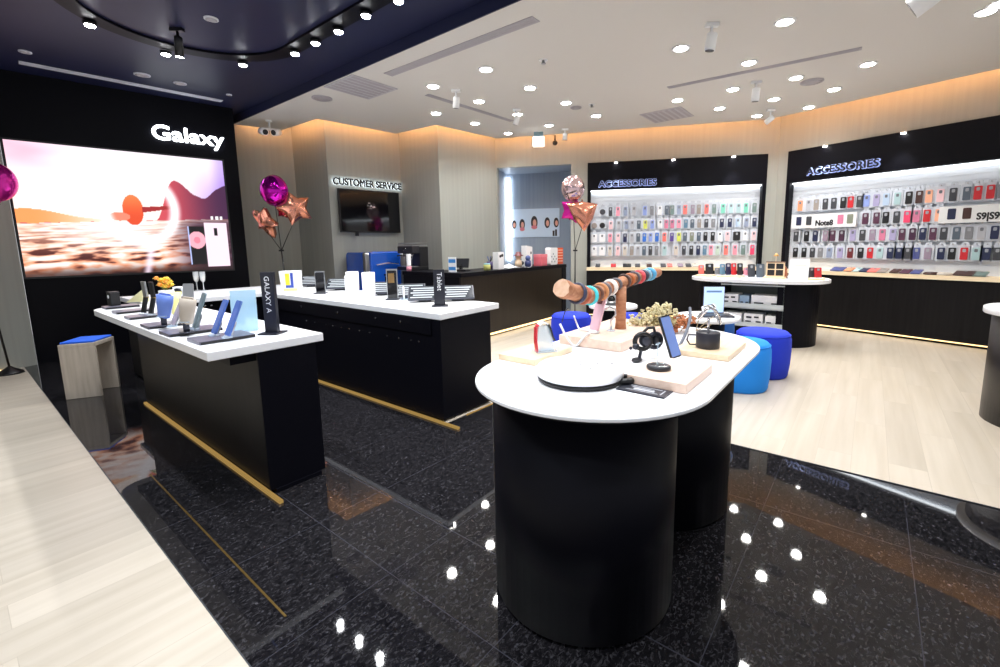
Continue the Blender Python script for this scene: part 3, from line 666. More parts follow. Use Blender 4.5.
pouf(716, 352, .17, .4, ('teal blue', 20, 80, 150), 'dark teal blue pouf under the laptop table')
# stool by the left counter
sc_ = at(66, 400, 0); t = thing('stool', 'limed ash bench stool with blue cushion between screen wall and counter', 'stool', G(*ba((at(66, 400)+at(121, 386))/2), 0), GROT)
o = ba((at(66, 400)+at(121, 386))/2)
P = [(ba(at(*q))[0]-o[0], ba(at(*q))[1]-o[1]) for q in ((66, 400), (102, 396), (121, 386))]
P.append((P[0][0]+P[2][0]-P[1][0], P[0][1]+P[2][1]-P[1][1]))
hs = .452
def quad(P, Q, w):      # panel of thickness w inwards
    d = Vector((Q[0]-P[0], Q[1]-P[1])).normalized(); n = Vector((-d.y, d.x))
    if n.dot(Vector((-P[0], -P[1]))) < 0: n = -n
    return [P, Q, (Q[0]+n.x*w, Q[1]+n.y*w), (P[0]+n.x*w, P[1]+n.y*w)]
obj('side_panel', MB().prism(quad(P[0], P[1], .03), 0, hs-.03), M_ash, t, bevel=.003)
obj('side_panel', MB().prism(quad(P[2], P[3], .03), 0, hs-.03), M_ash, t, bevel=.003)
obj('seat', MB().prism(P, hs-.03, hs), M_ash, t, bevel=.003)
sc2 = [(p[0]*.93, p[1]*.93) for p in P]
obj('cushion', MB().prism(sc2, hs, hs+.018), plain('felt stool blue', 30, 92, 210, .85), t, bevel=.006)
# ------------------------------------------------------------------ bar: customer service counter
F0, F1 = Vector((-.735, 5.33, 0)), Vector((.70, 7.36, 0)); BDr = (F1-F0).normalized(); BRot = math.atan2(BDr.y, BDr.x); BLn = (F1-F0).length
ZB = .865
t = thing('service_bar', 'long dark brown service bar with black top and glowing foot', 'counter', (F0.x, F0.y, .004), BRot)
obj('worktop', MB().box(-.02, BLn, -.02, .52, ZB-.05, ZB), M_black, t, bevel=.003)
obj('front_panel', MB().box(0, BLn-.12, .0, .03, .05, ZB-.05), M_barwood, t)
obj('end_panel', MB().box(BLn-.12, BLn, -.01, .5, .0, ZB-.05), M_black, t)
obj('body', MB().box(0.0, BLn-.12, .03, .5, .0, ZB-.05), M_black, t)
obj('foot_light', MB().box(0.02, BLn-.14, .012, .028, .02, .045), M_kick, t)
R1 = Vector((-1.62, 6.02, 0)); rd = (R1-F0); rl = rd.length; rrot = math.atan2(-rd.y, -rd.x)
t = thing('back_counter', 'plain black return counter under the coffee machine', 'counter', (R1.x, R1.y, .004), rrot)
obj('worktop', MB().box(0, rl-.545, .0, .5, ZB-.055, ZB-.006), M_black, t, bevel=.003)
obj('body', MB().box(0.01, rl-.545, .01, .48, .0, ZB-.055), M_black, t)
# blue retro cooler against the service wall
OFF = .66
f0 = Cl(366, 256, OFF); f1 = Cl(404, 256, OFF); fz = Cl(380, 252, OFF)[1]
t = thing('retro_cooler', 'blue retro cooler with silver side bands below the television', 'cooler', CS0-CSN*OFF+CSD*f0[0]+Vector((0, 0, .004)), CSROT)
fw = f1[0]-f0[0]
M_blue = mat('cobalt enamel', srgb(26, 84, 190), .22, coat=.5)
def fr(x0, x1, y0, y1, z0, z1, r): return MB().prism(rrect(x0, x1, z0, z1, r, 6), y0, y1).xf(Matrix(((1, 0, 0, 0), (0, 0, 1, 0), (0, 1, 0, 0), (0, 0, 0, 1))))
sidem = MB().prism(rrect(.06, OFF-.05, .08, fz-.006, .07, 6), .0, fw).xf(Matrix(((0, 0, 1, 0), (1, 0, 0, 0), (0, 1, 0, 0), (0, 0, 0, 1))))
obj('cabinet', sidem, M_blue, t, bevel=.01)
obj('silver_band', MB().prism(rrect(.0, .08, .08, fz-.004, .035, 6), -.012, .05).xf(Matrix(((0, 0, 1, 0), (1, 0, 0, 0), (0, 1, 0, 0), (0, 0, 0, 1)))), M_steel, t, bevel=.008)
obj('silver_band', MB().prism(rrect(-.02, .09, .08, fz-.012, .04, 6), fw-.07, fw+.012).xf(Matrix(((0, 0, 1, 0), (1, 0, 0, 0), (0, 1, 0, 0), (0, 0, 0, 1)))), M_steel, t, bevel=.008)
obj('hood', fr(.05, fw-.07, -.03, .07, .1, fz+.004, .06), M_blue, t, bevel=.025)
obj('handle', MB().tube([(fw*.2, -.05, fz*.84), (fw*.5, -.055, fz*.86), (fw*.78, -.05, fz*.84)], .008, 8), M_chrome, t)
obj('badge', MB().box(fw*.40, fw*.64, -.034, -.03, fz*.70, fz*.72).box(fw*.42, fw*.46, -.034, -.03, fz*.6, fz*.69).box(fw*.5, fw*.54, -.034, -.03, fz*.6, fz*.69).box(fw*.58, fw*.62, -.034, -.03, fz*.6, fz*.69), M_chrome, t)
obj('foot_base', MB().box(.04, fw-.04, .08, OFF-.08, 0, .08), M_jet, t)
# coffee machine on the back counter
cm = dist(416, 265.5, 6.02); 
def onret(px, y=.22, z=ZB-.006):                # spot on the return counter below a photo column
    n = Vector((-math.sin(rrot), math.cos(rrot), 0)); p = onp(px, 268, R1+n*y, n); p.z = z+.0045; return p
cmz = ZB-.006
p = onret(413, .27); t = thing('coffee_machine', 'black espresso machine on the back counter beside the blue cooler', 'coffee machine', p, rrot)
obj('base', MB().box(-.16, .16, -.15, .15, 0, .05), M_jet, t, bevel=.006)
obj('body', MB().box(-.16, .16, .0, .15, .05, .32), M_jet, t, bevel=.006)
obj('brew_head', MB().box(-.16, .16, -.13, .0, .23, .33), M_dark, t, bevel=.008)
obj('cup_rack', MB().box(-.16, .16, -.12, .14, .335, .345).tube([(-.155, -.115, .37), (.155, -.115, .37), (.155, .135, .37), (-.155, .135, .37)], .004, 6, True), M_steel, t)
obj('drip_tray', MB().box(-.13, .13, -.14, -.01, .05, .058), M_steel, t)
for x in (-.07, .07):
    g = obj('portafilter', MB().lathe([(.03, .19), (.032, .23)], 16, c=(x, -.07)), M_chrome, t); obj('handle', MB().tube([(x, -.1, .21), (x, -.2, .2)], .009, 8), M_jet, g)
obj('steam_wand', MB().tube([(.14, -.1, .24), (.145, -.13, .15), (.14, -.12, .08)], .004, 6), M_chrome, t)
obj('gauge', MB().lathe([(.02, 0), (.02, .006)], 16).xf(Matrix.Translation((0, -.131, .28)) @ Matrix.Rotation(PI/2, 4, 'X')), M_chrome, t)
p = onret(409, .06); t = thing('paper_cup_stack', 'tall stack of white paper cups with pink base in front of the coffee machine', 'cups', p, 0)
m = MB()
for k in range(9): m.lathe([(.024, .06+k*.017), (.031, .06+k*.017+.03)], 16)
obj('cups', m, M_card, t); obj('holder', MB().lathe([(.034, 0), (.034, .06)], 16), plain('pink holder', 226, 150, 170), t)
# ------------------------------------------------------------------ things on the service bar
BN = Vector((-BDr.y, BDr.x, 0))
def onbar(px, y=.2): p = onp(px, 266, F0+BN*y, BN); p.z = ZB+.0045; return p
p = onbar(455, .12) if False else onret(452.5, .10, ZB-.006)
t = thing('leaflet_stand', 'white upright leaflet stand with two blue bands on the bar corner', 'sign stand', p, rrot+.25)
obj('panel', MB().box(-.055, .055, -.006, .006, .0, .19), M_card, t); obj('blue_band', MB().box(-.05, .05, -.0075, -.0065, .03, .07), plain('leaflet blue', 60, 140, 214), t); obj('blue_band', MB().box(-.05, .05, -.0075, -.0065, .12, .165), plain('leaflet blue', 60, 140, 214), t); obj('foot', MB().box(-.06, .06, -.035, .035, 0, .006), M_clear, t)
p = onret(461, .3, ZB-.006); t = thing('card_terminal', 'dark register terminal half hidden behind the blue-banded leaflet stand', 'terminal', p, rrot+.3)
obj('base', MB().box(-.1, .1, -.07, .07, 0, .03), M_jet, t, bevel=.004); obj('screen', MB().box(-.1, .1, -.01, .01, .05, .17).xf(Matrix.Rotation(-.25, 4, 'X')), M_dark, t, bevel=.004); obj('stem', MB().box(-.015, .015, -.02, .02, .03, .08), M_jet, t)
p = onbar(487, .08); t = thing('wipes_tub', 'small pale tub with yellow label at the near end of the bar', 'tub', p, 0)
obj('tub', MB().lathe([(.045, 0), (.045, .07), (.04, .075)], 20), plain('yellow green', 214, 214, 130), t); obj('lid', MB().lathe([(.042, .0755), (.042, .09)], 20), plain('pale turquoise', 150, 205, 220), t)
p = onbar(490, .26); t = thing('pen_cup', 'purple cup of blue pens on the bar beside the yellow-label tub', 'pen cup', p, 0)
obj('cup', MB().lathe([(.04, 0), (.045, .1)], 20), plain('deep purple', 76, 64, 110), t)
for k in range(5): obj('pen', MB().tube([(.01*math.cos(k*1.3), .01*math.sin(k*1.3), .101), (.04*math.cos(k*1.3), .04*math.sin(k*1.3), .17)], .005, 6), plain('pen blue', 70, 110, 190) if k % 2 else M_jet, t)
p = onbar(498.5, .1); t = thing('photo_box', 'upright white box with a black bow picture on the bar', 'box', p, BRot)
obj('carton', MB().box(-.06, .06, -.05, .05, 0, .23), M_card, t, bevel=.002); obj('bow_print', MB().ball((-.018, -.051, .175), .024, 12, 8, 1, .06, .8).ball((.022, -.051, .185), .026, 12, 8, 1, .06, .8), M_jet, t)
p = onbar(509, .12); t = thing('tissue_pile', 'crumpled white cloth lying on the bar beside the bow-picture box', 'cloth', p, BRot)
m = MB()
for j in range(9):
    for i in range(13): m.v.append((-.13+.26*i/12, -.1+.2*j/8, .008+.05*math.exp(-((i-6)/4)**2-((j-4)/3)**2)+.012*noise.noise(Vector((i*.9, j*.9, 3)))))
for j in range(8):
    for i in range(12): a = j*13+i; m.f.append([a, a+1, a+14, a+13]); m.smooth.append(True)
o = obj('cloth', m, M_card, t); md = o.modifiers.new('thickness', 'SOLIDIFY'); md.thickness = .006
p = onbar(518.5, .14); t = thing('plush_figure', 'small toy figure with dark red hat on the bar', 'toy', p, BRot-.3)
obj('body', MB().lathe([(.045, 0), (.055, .05), (.045, .1), (.025, .115)], 20), plain('cream plush', 226, 200, 170), t); obj('head', MB().ball((0, 0, .145), .042, 16, 10), plain('tan plush', 214, 170, 140), t); obj('hat', MB().lathe([(.075, .165), (.07, .175), (.04, .185), (.035, .215), (.01, .225)], 20), plain('dark red felt', 104, 40, 44), t); obj('bag', MB().ball((.05, -.02, .06), .03, 12, 8), M_dark, t)
p = onbar(527, .2); t = thing('paper_bag', 'white folded carrier with black dot standing behind the toys on the bar', 'bag', p, BRot+.1)
obj('bag', MB().prism([(-.09, 0), (.09, 0), (.10, .29), (-.10, .31)], -.04, .04).xf(Matrix.Rotation(PI/2, 4, 'X')), M_card, t); obj('dot', MB().ball((.055, -.041, .2), .022, 12, 8, 1, .06, 1), M_jet, t)
p = onbar(528, .07); t = thing('plush_figure', 'dark blue small toy figure in front of the white carrier on the bar', 'toy', p, BRot)
obj('body', MB().lathe([(.04, 0), (.05, .04), (.04, .09), (.02, .1)], 16), plain('navy plush', 54, 64, 110), t); obj('head', MB().ball((0, 0, .13), .04, 16, 10), plain('blue plush', 80, 96, 150), t); obj('base', MB().lathe([(.06, -.003), (.06, .0)], 16), M_card, t)
p = onbar(540.5, .12); t = thing('gift_box', 'pink cardboard box near the far end of the bar', 'box', p, BRot)
obj('carton', MB().box(-.085, .085, -.07, .07, 0, .16), plain('pink card', 226, 110, 124), t, bevel=.002); obj('lid', MB().box(-.088, .088, -.073, .073, .13, .175), plain('rose card', 232, 130, 140), t, bevel=.002)
p = onbar(551.5, .13); t = thing('gift_box', 'white box with grey doodles beside the orange book on the bar', 'box', p, BRot)
obj('carton', MB().prism(rrect(-.11, .11, 0, .27, .03, 4), -.05, .05).xf(Matrix.Rotation(PI/2, 4, 'X')), M_card, t)
for k in range(7): obj('doodle', MB().ball((-.07+.045*(k % 4), -.051, .05+.08*(k//4)+.04*(k % 2)), .014, 10, 6, 1, .08, 1), plain('doodle grey', 120, 126, 136), t)
p = onbar(559.5, .14); t = thing('book', 'orange striped booklet standing at the far end of the bar', 'book', p, BRot-.35)
obj('cover', MB().box(-.06, .06, -.02, .02, 0, .265), plain('orange cover', 226, 92, 52), t, bevel=.002)
m = MB()
for k in range(5): m.box(-.05, .05, -.0215, -.0205, .04+k*.045, .055+k*.045)
obj('stripes', m, plain('pale stripe', 240, 190, 170), t)
# poster on the blue-grey wall
RCP = L0+LN*.75
def Kl(px, py): p = onp(px, py, RCP, LN); return ((p-RCP).dot(LR), p.z)
(ax, az), (bx, bz) = Kl(512, 237.5), Kl(559.5, 208)
t = thing('poster', 'pale blue wall poster with five small portraits behind the bar', 'poster', RCP, LROT)
obj('sheet', MB().box(ax, bx, -.012, -.002, az, bz), mat('poster paper', srgb(206, 222, 240), .5), t)
pw_, ph_ = bx-ax, bz-az
skin, hair = plain('print skin', 222, 160, 140), plain('print hair', 44, 34, 38)
def disc(x, z, rx, rz, m, y, name='print'):
    obj(name, MB().lathe([(1, 0), (1, .001)], 20, sx=rx, sy=rz).xf(Matrix.Translation((x, y, z)) @ Matrix.Rotation(PI/2, 4, 'X')), m, t)
for k, (u, v, s) in enumerate(((.225, .46, 1), (.48, .52, 1.2), (.75, .5, 1), (.935, .5, .9), (.055, .46, .8))):
    x, z = ax+pw_*u, az+ph_*v
    hw = .058*pw_*s
    disc(x, z, hw, .19*ph_*s, hair, -.0125, 'portrait_hair'); disc(x+hw*.1, z-.02*ph_, hw*.55, .105*ph_*s, skin, -.0138, 'portrait_face')
    if k in (0, 1): disc(x, z-.17*ph_, hw*.9, .07*ph_, plain('print pink', 214, 120, 130), -.0145, 'portrait_shirt')
obj('phone_print', MB().box(ax+pw_*.86, ax+pw_*.9, -.0135, -.0125, az+ph_*.03, az+ph_*.22).box(ax+pw_*.91, ax+pw_*.95, -.0135, -.0125, az+ph_*.03, az+ph_*.26), hair, t)
# ------------------------------------------------------------------ things on the counters
def gthing(name, label, cat, px, py, z=ZK, rz=0, group=None):
    p = at(px, py, z); return thing(name, label, cat, (p.x, p.y, z+.0006), GROT+rz, group)
def slab(w, l, h, r=.01): return MB().prism(rrect(-w/2, w/2, -l/2, l/2, r, 4), 0, h)
M_tray = plain('grey plinth', 96, 94, 108, .3)
def tray(px, py, label, w=.30, l=.19):
    t = gthing('display_tray', label, 'tray', px, py, group='trays on the phone counter')
    obj('plate', slab(w, l, .016, .006), M_tray, t); obj('base', slab(w-.02, l-.02, .001).xf(Matrix.Translation((0, 0, -.0005))), M_jet, t)
    obj('rim', MB().box(-w/2+.004, w/2-.004, -l/2-.001, -l/2+.002, .001, .013), M_jet, t)
    return t
TRZ = ZK+.0166
tp = [(121, 307.5), (132.5, 312), (146.5, 317.2), (166, 325.5), (191.5, 332), (222, 339)]
td = ['grey display tray under the black cube at the far end of the phone counter', 'empty grey display tray, second from the far end of the phone counter', 'grey display tray under two black standing phones', 'grey display tray under the blue standing case', 'grey display tray under the beige standing case', 'nearest grey display tray, under two slim blue phones']
for q, d in zip(tp, td): tray(q[0], q[1], d, l=.15 if q[0] < 150 else .18, w=.2 if q[0] < 180 else .24)
def lean_phone(px, py, z, rz, tilt, hgt, wid, m, label, scr=None, base=True, name='phone', th=.009, cat='phone'):
    """phone leaning back on a small foot; front faces local -y"""
    p = at(px, py, z); t = thing(name, label, cat, (p.x, p.y, z+.0006), rz)
    M_ = Matrix.Translation((0, 0, .012)) @ Matrix.Rotation(-tilt, 4, 'X')
    b = MB().prism(rrect(-wid/2, wid/2, 0, hgt, .009, 4), -th/2, th/2).xf(Matrix.Rotation(PI/2, 4, 'X')).xf(M_)
    bo = obj('phone_body', b, m, t, bevel=.001)
    s = MB().prism(rrect(-wid/2+.003, wid/2-.003, .006, hgt-.006, .006, 4), th/2+.0003, th/2+.0008).xf(Matrix.Rotation(PI/2, 4, 'X')).xf(M_)
    obj('screen', s, scr or M_glassblk, bo)
    if base:
        obj('foot', MB().lathe([(.026, 0), (.026, .008), (.012, .014)], 20, cap=True), M_clear if base == 1 else M_white, t)
        obj('prop', MB().tube([(0, .016, .01), (0, .012+math.sin(tilt)*hgt*.45, hgt*.42)], .006, 8), M_steel, t)
    return t
# far end of the phone counter
t = gthing('cube_speaker', 'small black cube with a pale round mark at the far end of the phone counter', 'speaker', 114.5, 305.5, TRZ, .2)
obj('case', MB().box(-.03, .03, -.03, .03, 0, .10), M_jet, t, bevel=.004); obj('round_mark', MB().lathe([(.014, 0), (.014, .001)], 16).xf(Matrix.Translation((-.0305, -.0, .07)) @ Matrix.Rotation(-PI/2, 4, 'Y')), M_whitematte, t); obj('lid', MB().box(-.029, .029, -.029, .029, .1005, .107), M_dark, t)
def two_tone(px, py, label, lower, upper, rz):
    p = at(px, py, TRZ); t = thing('folding_phone', label, 'phone', (p.x, p.y, TRZ+.0006), rz)
    M_ = Matrix.Translation((0, 0, .008)) @ Matrix.Rotation(-.25, 4, 'X')
    obj('lower_half', MB().box(-.022, .022, -.006, .006, 0, .105).xf(M_), lower, t, bevel=.002)
    obj('upper_half', MB().box(-.022, .022, -.006, .006, .107, .21).xf(Matrix.Translation((0, 0, .106)) @ Matrix.Rotation(.3, 4, 'X') @ Matrix.Translation((0, 0, -.106))).xf(M_), upper, t, bevel=.002)
    obj('hinge', MB().tube([(-.022, .0, .106), (.022, .0, .106)], .006, 10).xf(M_), M_brass, t); obj('foot', MB().lathe([(.026, 0), (.026, .006), (.01, .01)], 16), M_clear, t)
two_tone(143.5, 314, 'folding phone with black lower half and silver upper half, nearer the screen', M_jet, M_steel, -.45)
two_tone(151, 315, 'all black folding phone standing in front of the yellow flowers', M_jet, M_jet, -.45)
def shaped_case(px, py, label, m, rz, h=.175, w0=.05, w1=.085):
    p = at(px, py, TRZ); t = thing('phone_stand', label, 'phone stand', (p.x, p.y, TRZ+.0006), rz)
    SH = Matrix.Translation((0, 0, .03)) @ Matrix.Rotation(.16, 4, 'Y') @ Matrix.Translation((0, 0, -.03))
    obj('cover', MB().lathe([(w0*.5, .045), (w0*.62, .05), (w1*.5, h*.75), (w1*.52, h), (w1*.47, h)], 24, sx=1, sy=.45).xf(SH), m, t)
    obj('phone', MB().prism(rrect(-w1*.36, w1*.36, .05, h+.01, .01, 3), -.005, .005).xf(Matrix.Rotation(PI/2, 4, 'X')).xf(SH), m, t)
    obj('stem', MB().lathe([(.014, .006), (.014, .05)], 12), M_darkmetal, t); obj('foot', MB().lathe([(.032, 0), (.032, .006)], 20), M_darkmetal, t); obj('shine_strip', MB().tube([(-w0*.5, -w0*.25, .055), (w0*.5, -w0*.25, .055)], .004, 6), M_clear, t)
shaped_case(164.5, 326, 'blue flared phone case on a dark stand on the phone counter', plain('periwinkle', 104, 132, 206, .3), .1)
shaped_case(187, 332.5, 'beige flared phone case on a dark stand on the phone counter', plain('beige shell', 186, 174, 160, .35), .1, h=.175, w1=.08)
lean_phone(172.5, 327, TRZ, -.75, .4, .165, .066, plain('pink grey shell', 176, 166, 180), 'pinkish grey phone leaning behind the blue flared case', plain('pink grey shell', 176, 166, 180))
lean_phone(194.5, 330, TRZ, -.75, .34, .19, .066, plain('grey green shell', 104, 122, 128), 'grey green phone leaning behind the beige flared case', plain('grey green shell', 104, 122, 128))
lean_phone(214, 336, TRZ, -.72, .4, .175, .066, plain('phone blue', 78, 108, 180, .25), 'slim blue phone, left of the two on the nearest grey tray', plain('phone blue', 78, 108, 180, .25))
lean_phone(227.5, 338, TRZ, -.72, .4, .175, .066, plain('phone blue', 78, 108, 180, .25), 'slim blue phone, right of the two on the nearest grey tray', plain('phone blue', 78, 108, 180, .25))
# flower vase, small picture stands
t = gthing('flower_vase', 'white cylinder vase of yellow flowers on the phone counter', 'vase', 169, 312.5, ZK, 0); t.scale = (.82, .82, .92)
obj('vase', MB().lathe([(.05, 0), (.055, .01), (.055, .17), (.05, .172)], 24), M_white, t)
fl = MB(); st = MB()
for k in range(16):
    a, r, z = k*2.4, .015+.05*((k*37 % 16)/16), .20+.07*((k*23 % 16)/16)
    st.tube([(0, 0, .165), (r*math.cos(a)*.6, r*math.sin(a)*.6, z-.03), (r*math.cos(a), r*math.sin(a), z)], .002, 5)
    p = obj('flower', MB().ball((r*math.cos(a), r*math.sin(a), z), .018, 10, 6, 1, 1, .8), plain('yellow petal' if k % 3 else 'orange petal', 244, 196 if k % 3 else 150, 52), t)
    obj('petals', MB().prism([((.026 if q % 2 else .012)*math.cos(q*PI/5), (.026 if q % 2 else .012)*math.sin(q*PI/5)) for q in range(10)], 0, .003).xf(Matrix.Translation((r*math.cos(a), r*math.sin(a), z-.003))), plain('pale petal', 250, 226, 120), p)
obj('stems', st, plain('stem green', 120, 140, 70), t)
t = gthing('price_card', 'pale yellow triangular card standing behind the folding phones', 'card', 138, 302, ZK, -.5)
obj('card', MB().prism([(-.08, 0), (.08, 0), (.07, .13)], -.003, .003).xf(Matrix.Rotation(PI/2, 4, 'X')), plain('pale yellow card', 232, 228, 176), t); obj('back_leg', MB().box(.03, .06, .004, .06, 0, .006), plain('pale yellow card', 232, 228, 176), t)
t = gthing('yellow_cup', 'pale yellow edged cup right beside the flower vase', 'cup', 177.5, 314, ZK, 0)
obj('cup', MB().lathe([(.03, 0), (.036, .15), (.032, .15)], 20), plain('pale lemon', 238, 232, 150), t)
t = gthing('camera_stand', 'white camera box with black lens beside the flower vase', 'camera', 182, 306, ZK, -.6); t.scale = (.7, .7, .8)
obj('housing', MB().box(-.055, .055, -.05, .05, .09, .19), M_white, t, bevel=.008); obj('lens', MB().lathe([(.035, 0), (.04, .03), (.03, .032)], 20).xf(Matrix.Translation((0, -.05, .14)) @ Matrix.Rotation(PI/2, 4, 'X')), M_jet, t); obj('stem', MB().lathe([(.035, 0), (.02, .09)], 16), M_white, t)
lean_phone(189, 318, ZK, GROT-1.0, .12, .21, .07, M_steel, 'tall silver tablet-like phone standing behind the beige flared case', M_steel, base=2)
# acrylic leaflet display and upright letter stand
t = gthing('leaflet_holder', 'pale blue clear acrylic leaflet holder at the near end of the phone counter', 'leaflet holder', 246, 331, ZK, -2.05); t.scale = (.7, .7, .86)
obj('panel', MB().box(-.012, .012, -.085, .085, .0, .255).xf(Matrix.Rotation(-.12, 4, 'Y')), mat('pale blue acrylic', srgb(190, 226, 246), .08, alpha=.72), t, bevel=.002)
obj('leaflet', MB().box(-.0145, -.0125, -.075, .0, .04, .17).xf(Matrix.Rotation(-.12, 4, 'Y')), plain('leaflet print', 120, 170, 230), t)
obj('foot', MB().box(-.08, .06, -.085, .085, 0, .005), M_clear, t)
def tower(px, py, label, txt, hgt, rz, w=.085, ts=.04):
    t = gthing('sign_tower', label, 'sign stand', px, py, ZK, rz)
    obj('panel', MB().box(-w/2, w/2, -.012, .012, .008, hgt), plain('blue black panel', 24, 26, 38, .3), t, bevel=.002)
    obj('foot', MB().box(-w*.75, w*.75, -.05, .05, 0, .008), plain('blue black panel', 24, 26, 38), t, bevel=.002)
    me = turn(text_mesh(txt, ts, .0006, 0, 1.05), UP @ Matrix.Rotation(-PI/2, 4, 'Z')); me.materials.clear()
    obj('lettering', me, M_whitematte, t, loc=(-.013, -.0126, hgt-.022))
tower(273, 333.5, 'black upright sign tower with vertical letters at the near end of the phone counter', 'GALAXY A', .32, -1.0, .068, .038)
tower(440, 306, 'black upright sign tower with vertical letters on the near end of the corner counter', 'Tablet', .27, -.75, .08, .05)
# flutes on the far arm
for q, lb in ((197.5, 'champagne flute on the far arm of the corner counter, left of the pair'), (204, 'champagne flute on the far arm of the corner counter, right of the pair')):
    t = gthing('champagne_flute', lb, 'glass', q, 290.5, ZK, 0, 'champagne flutes')
    obj('bowl', MB().lathe([(.006, .085), (.022, .11), (.027, .16), (.026, .2)], 20, cap=False), mat('flute glass', srgb(228, 232, 236), .05, alpha=.42), t)
    obj('stem', MB().lathe([(.03, 0), (.028, .003), (.005, .008), (.005, .085)], 16), mat('flute glass', srgb(228, 232, 236)), t)
    obj('foam', MB().lathe([(.004, .09), (.02, .11), (.0245, .155)], 20), plain('cream fizz', 240, 238, 228), t)
# corner counter: book mug, tablets, mugs, phone stands
t = gthing('gift_bag', 'white box with yellow and blue letter on the corner counter', 'box', 292.5, 291, ZK, -.75); t.scale = (1.15, 1.15, 1.25)
obj('carton', MB().prism([(-.07, 0), (.07, 0), (.075, .165), (-.085, .165)], -.05, .05).xf(Matrix.Rotation(PI/2, 4, 'X')), M_card, t)
obj('yellow_panel', MB().box(-.035, .0, -.0515, -.0505, .05, .145), plain('bright yellow', 244, 222, 60), t)
obj('blue_letter', MB().box(.008, .03, -.0515, -.0505, .03, .15).box(-.035, .03, -.052, -.0505, .03, .052), plain('letter blue', 60, 84, 176), t)
obj('lemon_band', MB().box(-.055, .06, -.0515, -.0505, .004, .026), plain('pale lemon', 238, 232, 150), t)
def tablet(px, py, label, rz=-.75):
    t = gthing('tablet', label, 'tablet', px, py, ZK, rz, 'tablets on the corner counter')
    t.scale = (1.0, 1.0, 1.25)
    M_ = Matrix.Translation((0, -.07, .012)) @ Matrix.Rotation(.42, 4, 'X')
    obj('body', slab(.26, .18, .008, .012).xf(Matrix.Translation((0, .09, 0))).xf(M_), M_darkmetal, t, bevel=.001)
    obj('screen', slab(.245, .165, .001, .008).xf(Matrix.Translation((0, .09, .0082))).xf(M_), mat('tablet screen', srgb(52, 56, 62), .12), t)
    s = MB()
    for k in range(5): s.box(-.11+.02*(k % 2), .06+.012*k, .02+.03*k, .034+.03*k, .0094, .0098)
    obj('screen_text', s.xf(M_), plain('screen pale', 160, 166, 170), t)
    obj('rest', MB().box(-.05, .05, -.01, .1, 0, .008).tube([(0, .085, .008), (0, .08, .06)], .008, 8), M_jet, t)
for k, (px, py) in enumerate(((312, 286.5), (340, 290), (383, 295), (410, 298), (425, 301.5), (458, 300.5))):
    tablet(px, py, f'tilted tablet on the corner counter, {ordn(k)} from the flower end' if False else f'tilted tablet with grey screen on the corner counter, {["just behind the white letter box", "behind the small black phone stand", "behind the white mugs", "right of the dark glass phone stand", "left of the black sign tower", "right of the black sign tower"][k]}')
def phone_stand(px, py, h, label):
    t = gthing('phone_stand', label, 'phone stand', px, py, ZK, -.75)
    obj('back_plate', MB().box(-.045, .045, .0, .008, .008, h), M_steel, t); obj('base', MB().box(-.055, .055, -.05, .04, 0, .008), M_darkmetal, t, bevel=.002)
    b = obj('phone', MB().prism(rrect(-.038, .038, .012, h-.012, .008, 4), .0005, .009).xf(Matrix.Rotation(PI/2, 4, 'X')), M_glassblk, t);
    if h > .23: obj('picture', MB().box(-.03, .02, -.0102, -.0092, h*.55, h*.86), plain('amber picture', 120, 92, 50), b)
phone_stand(321, 293.5, .215, 'small black phone on a stand behind the mugs near the letter box')
phone_stand(393, 299.5, .255, 'taller dark glass phone on a steel stand beside the white mugs')
def mug(px, py, label, handle=True):
    t = gthing('mug', label, 'mug', px, py, ZK, 0)
    t.scale = (1.12, 1.12, 1.45)
    obj('cup', MB().lathe([(.044, 0), (.047, .006), (.05, .15), (.046, .15), (.043, .012)], 28), M_white, t)
    obj('handle', MB().tube([(-.047, -.02, .13), (-.085, -.04, .125), (-.09, -.043, .08), (-.085, -.04, .035), (-.045, -.02, .028)] if handle else [(.047, .03, .13), (.07, .05, .12), (.07, .05, .05), (.045, .03, .04)], .007, 8), M_white, t)
mug(353.5, 295.5, 'tall white mug with handle on its left on the corner counter'); mug(369.5, 297, 'tall white mug without visible handle, right beside the other mug', False)
t = gthing('stylus_stand', 'small white stylus on a clear foot right of the dark glass phone stand', 'stylus', 404, 299.5, ZK, 0)
obj('stylus', MB().lathe([(.008, .008), (.009, .05), (.008, .10), (.002, .115)], 12), M_white, t); obj('foot', MB().box(-.03, .03, -.03, .03, 0, .008), M_clear, t)
# ------------------------------------------------------------------ foreground table
def board_obj(name, label, px, py, wx, wy, h, m, rz=0, cat='board'):
    t = gthing(name, label, cat, px, py, ZK, rz)
    obj('plank', slab(wx, wy, h, .008), m, t, bevel=.002)
    obj('pad', slab(wx-.02, wy-.02, .0008).xf(Matrix.Translation((0, 0, -.0005))), M_dark, t)
    return t
def at_ba(b, a, z=ZK): return G(b, a, z)
def fthing(name, label, cat, b, a, z=ZK, rz=0, group=None): p = G(b, a, z); return thing(name, label, cat, (p.x, p.y, z+.0006), GROT+rz, group)
def fboard(name, label, b0, b1, a0, a1, h, m, cat='board'):
    t = fthing(name, label, cat, (b0+b1)/2, (a0+a1)/2)
    obj('plank', slab(b1-b0, a1-a0, h, .006), m, t, bevel=.002); obj('pad', slab(b1-b0-.02, a1-a0-.02, .0008).xf(Matrix.Translation((0, 0, -.0005))), M_dark, t)
fboard('wooden_board', 'pale oak board under the wristbands at the left of the foreground table', 1.29, 1.56, .95, 1.125, .022, M_oak)
fboard('wooden_board', 'large pale birch block carrying the driftwood stand on the foreground table', 1.66, 2.22, .78, 1.085, .04, M_birch)
fboard('wooden_board', 'pale oak board under the black cup at the right of the foreground table', 1.75, 2.05, .39, .60, .022, M_oak)
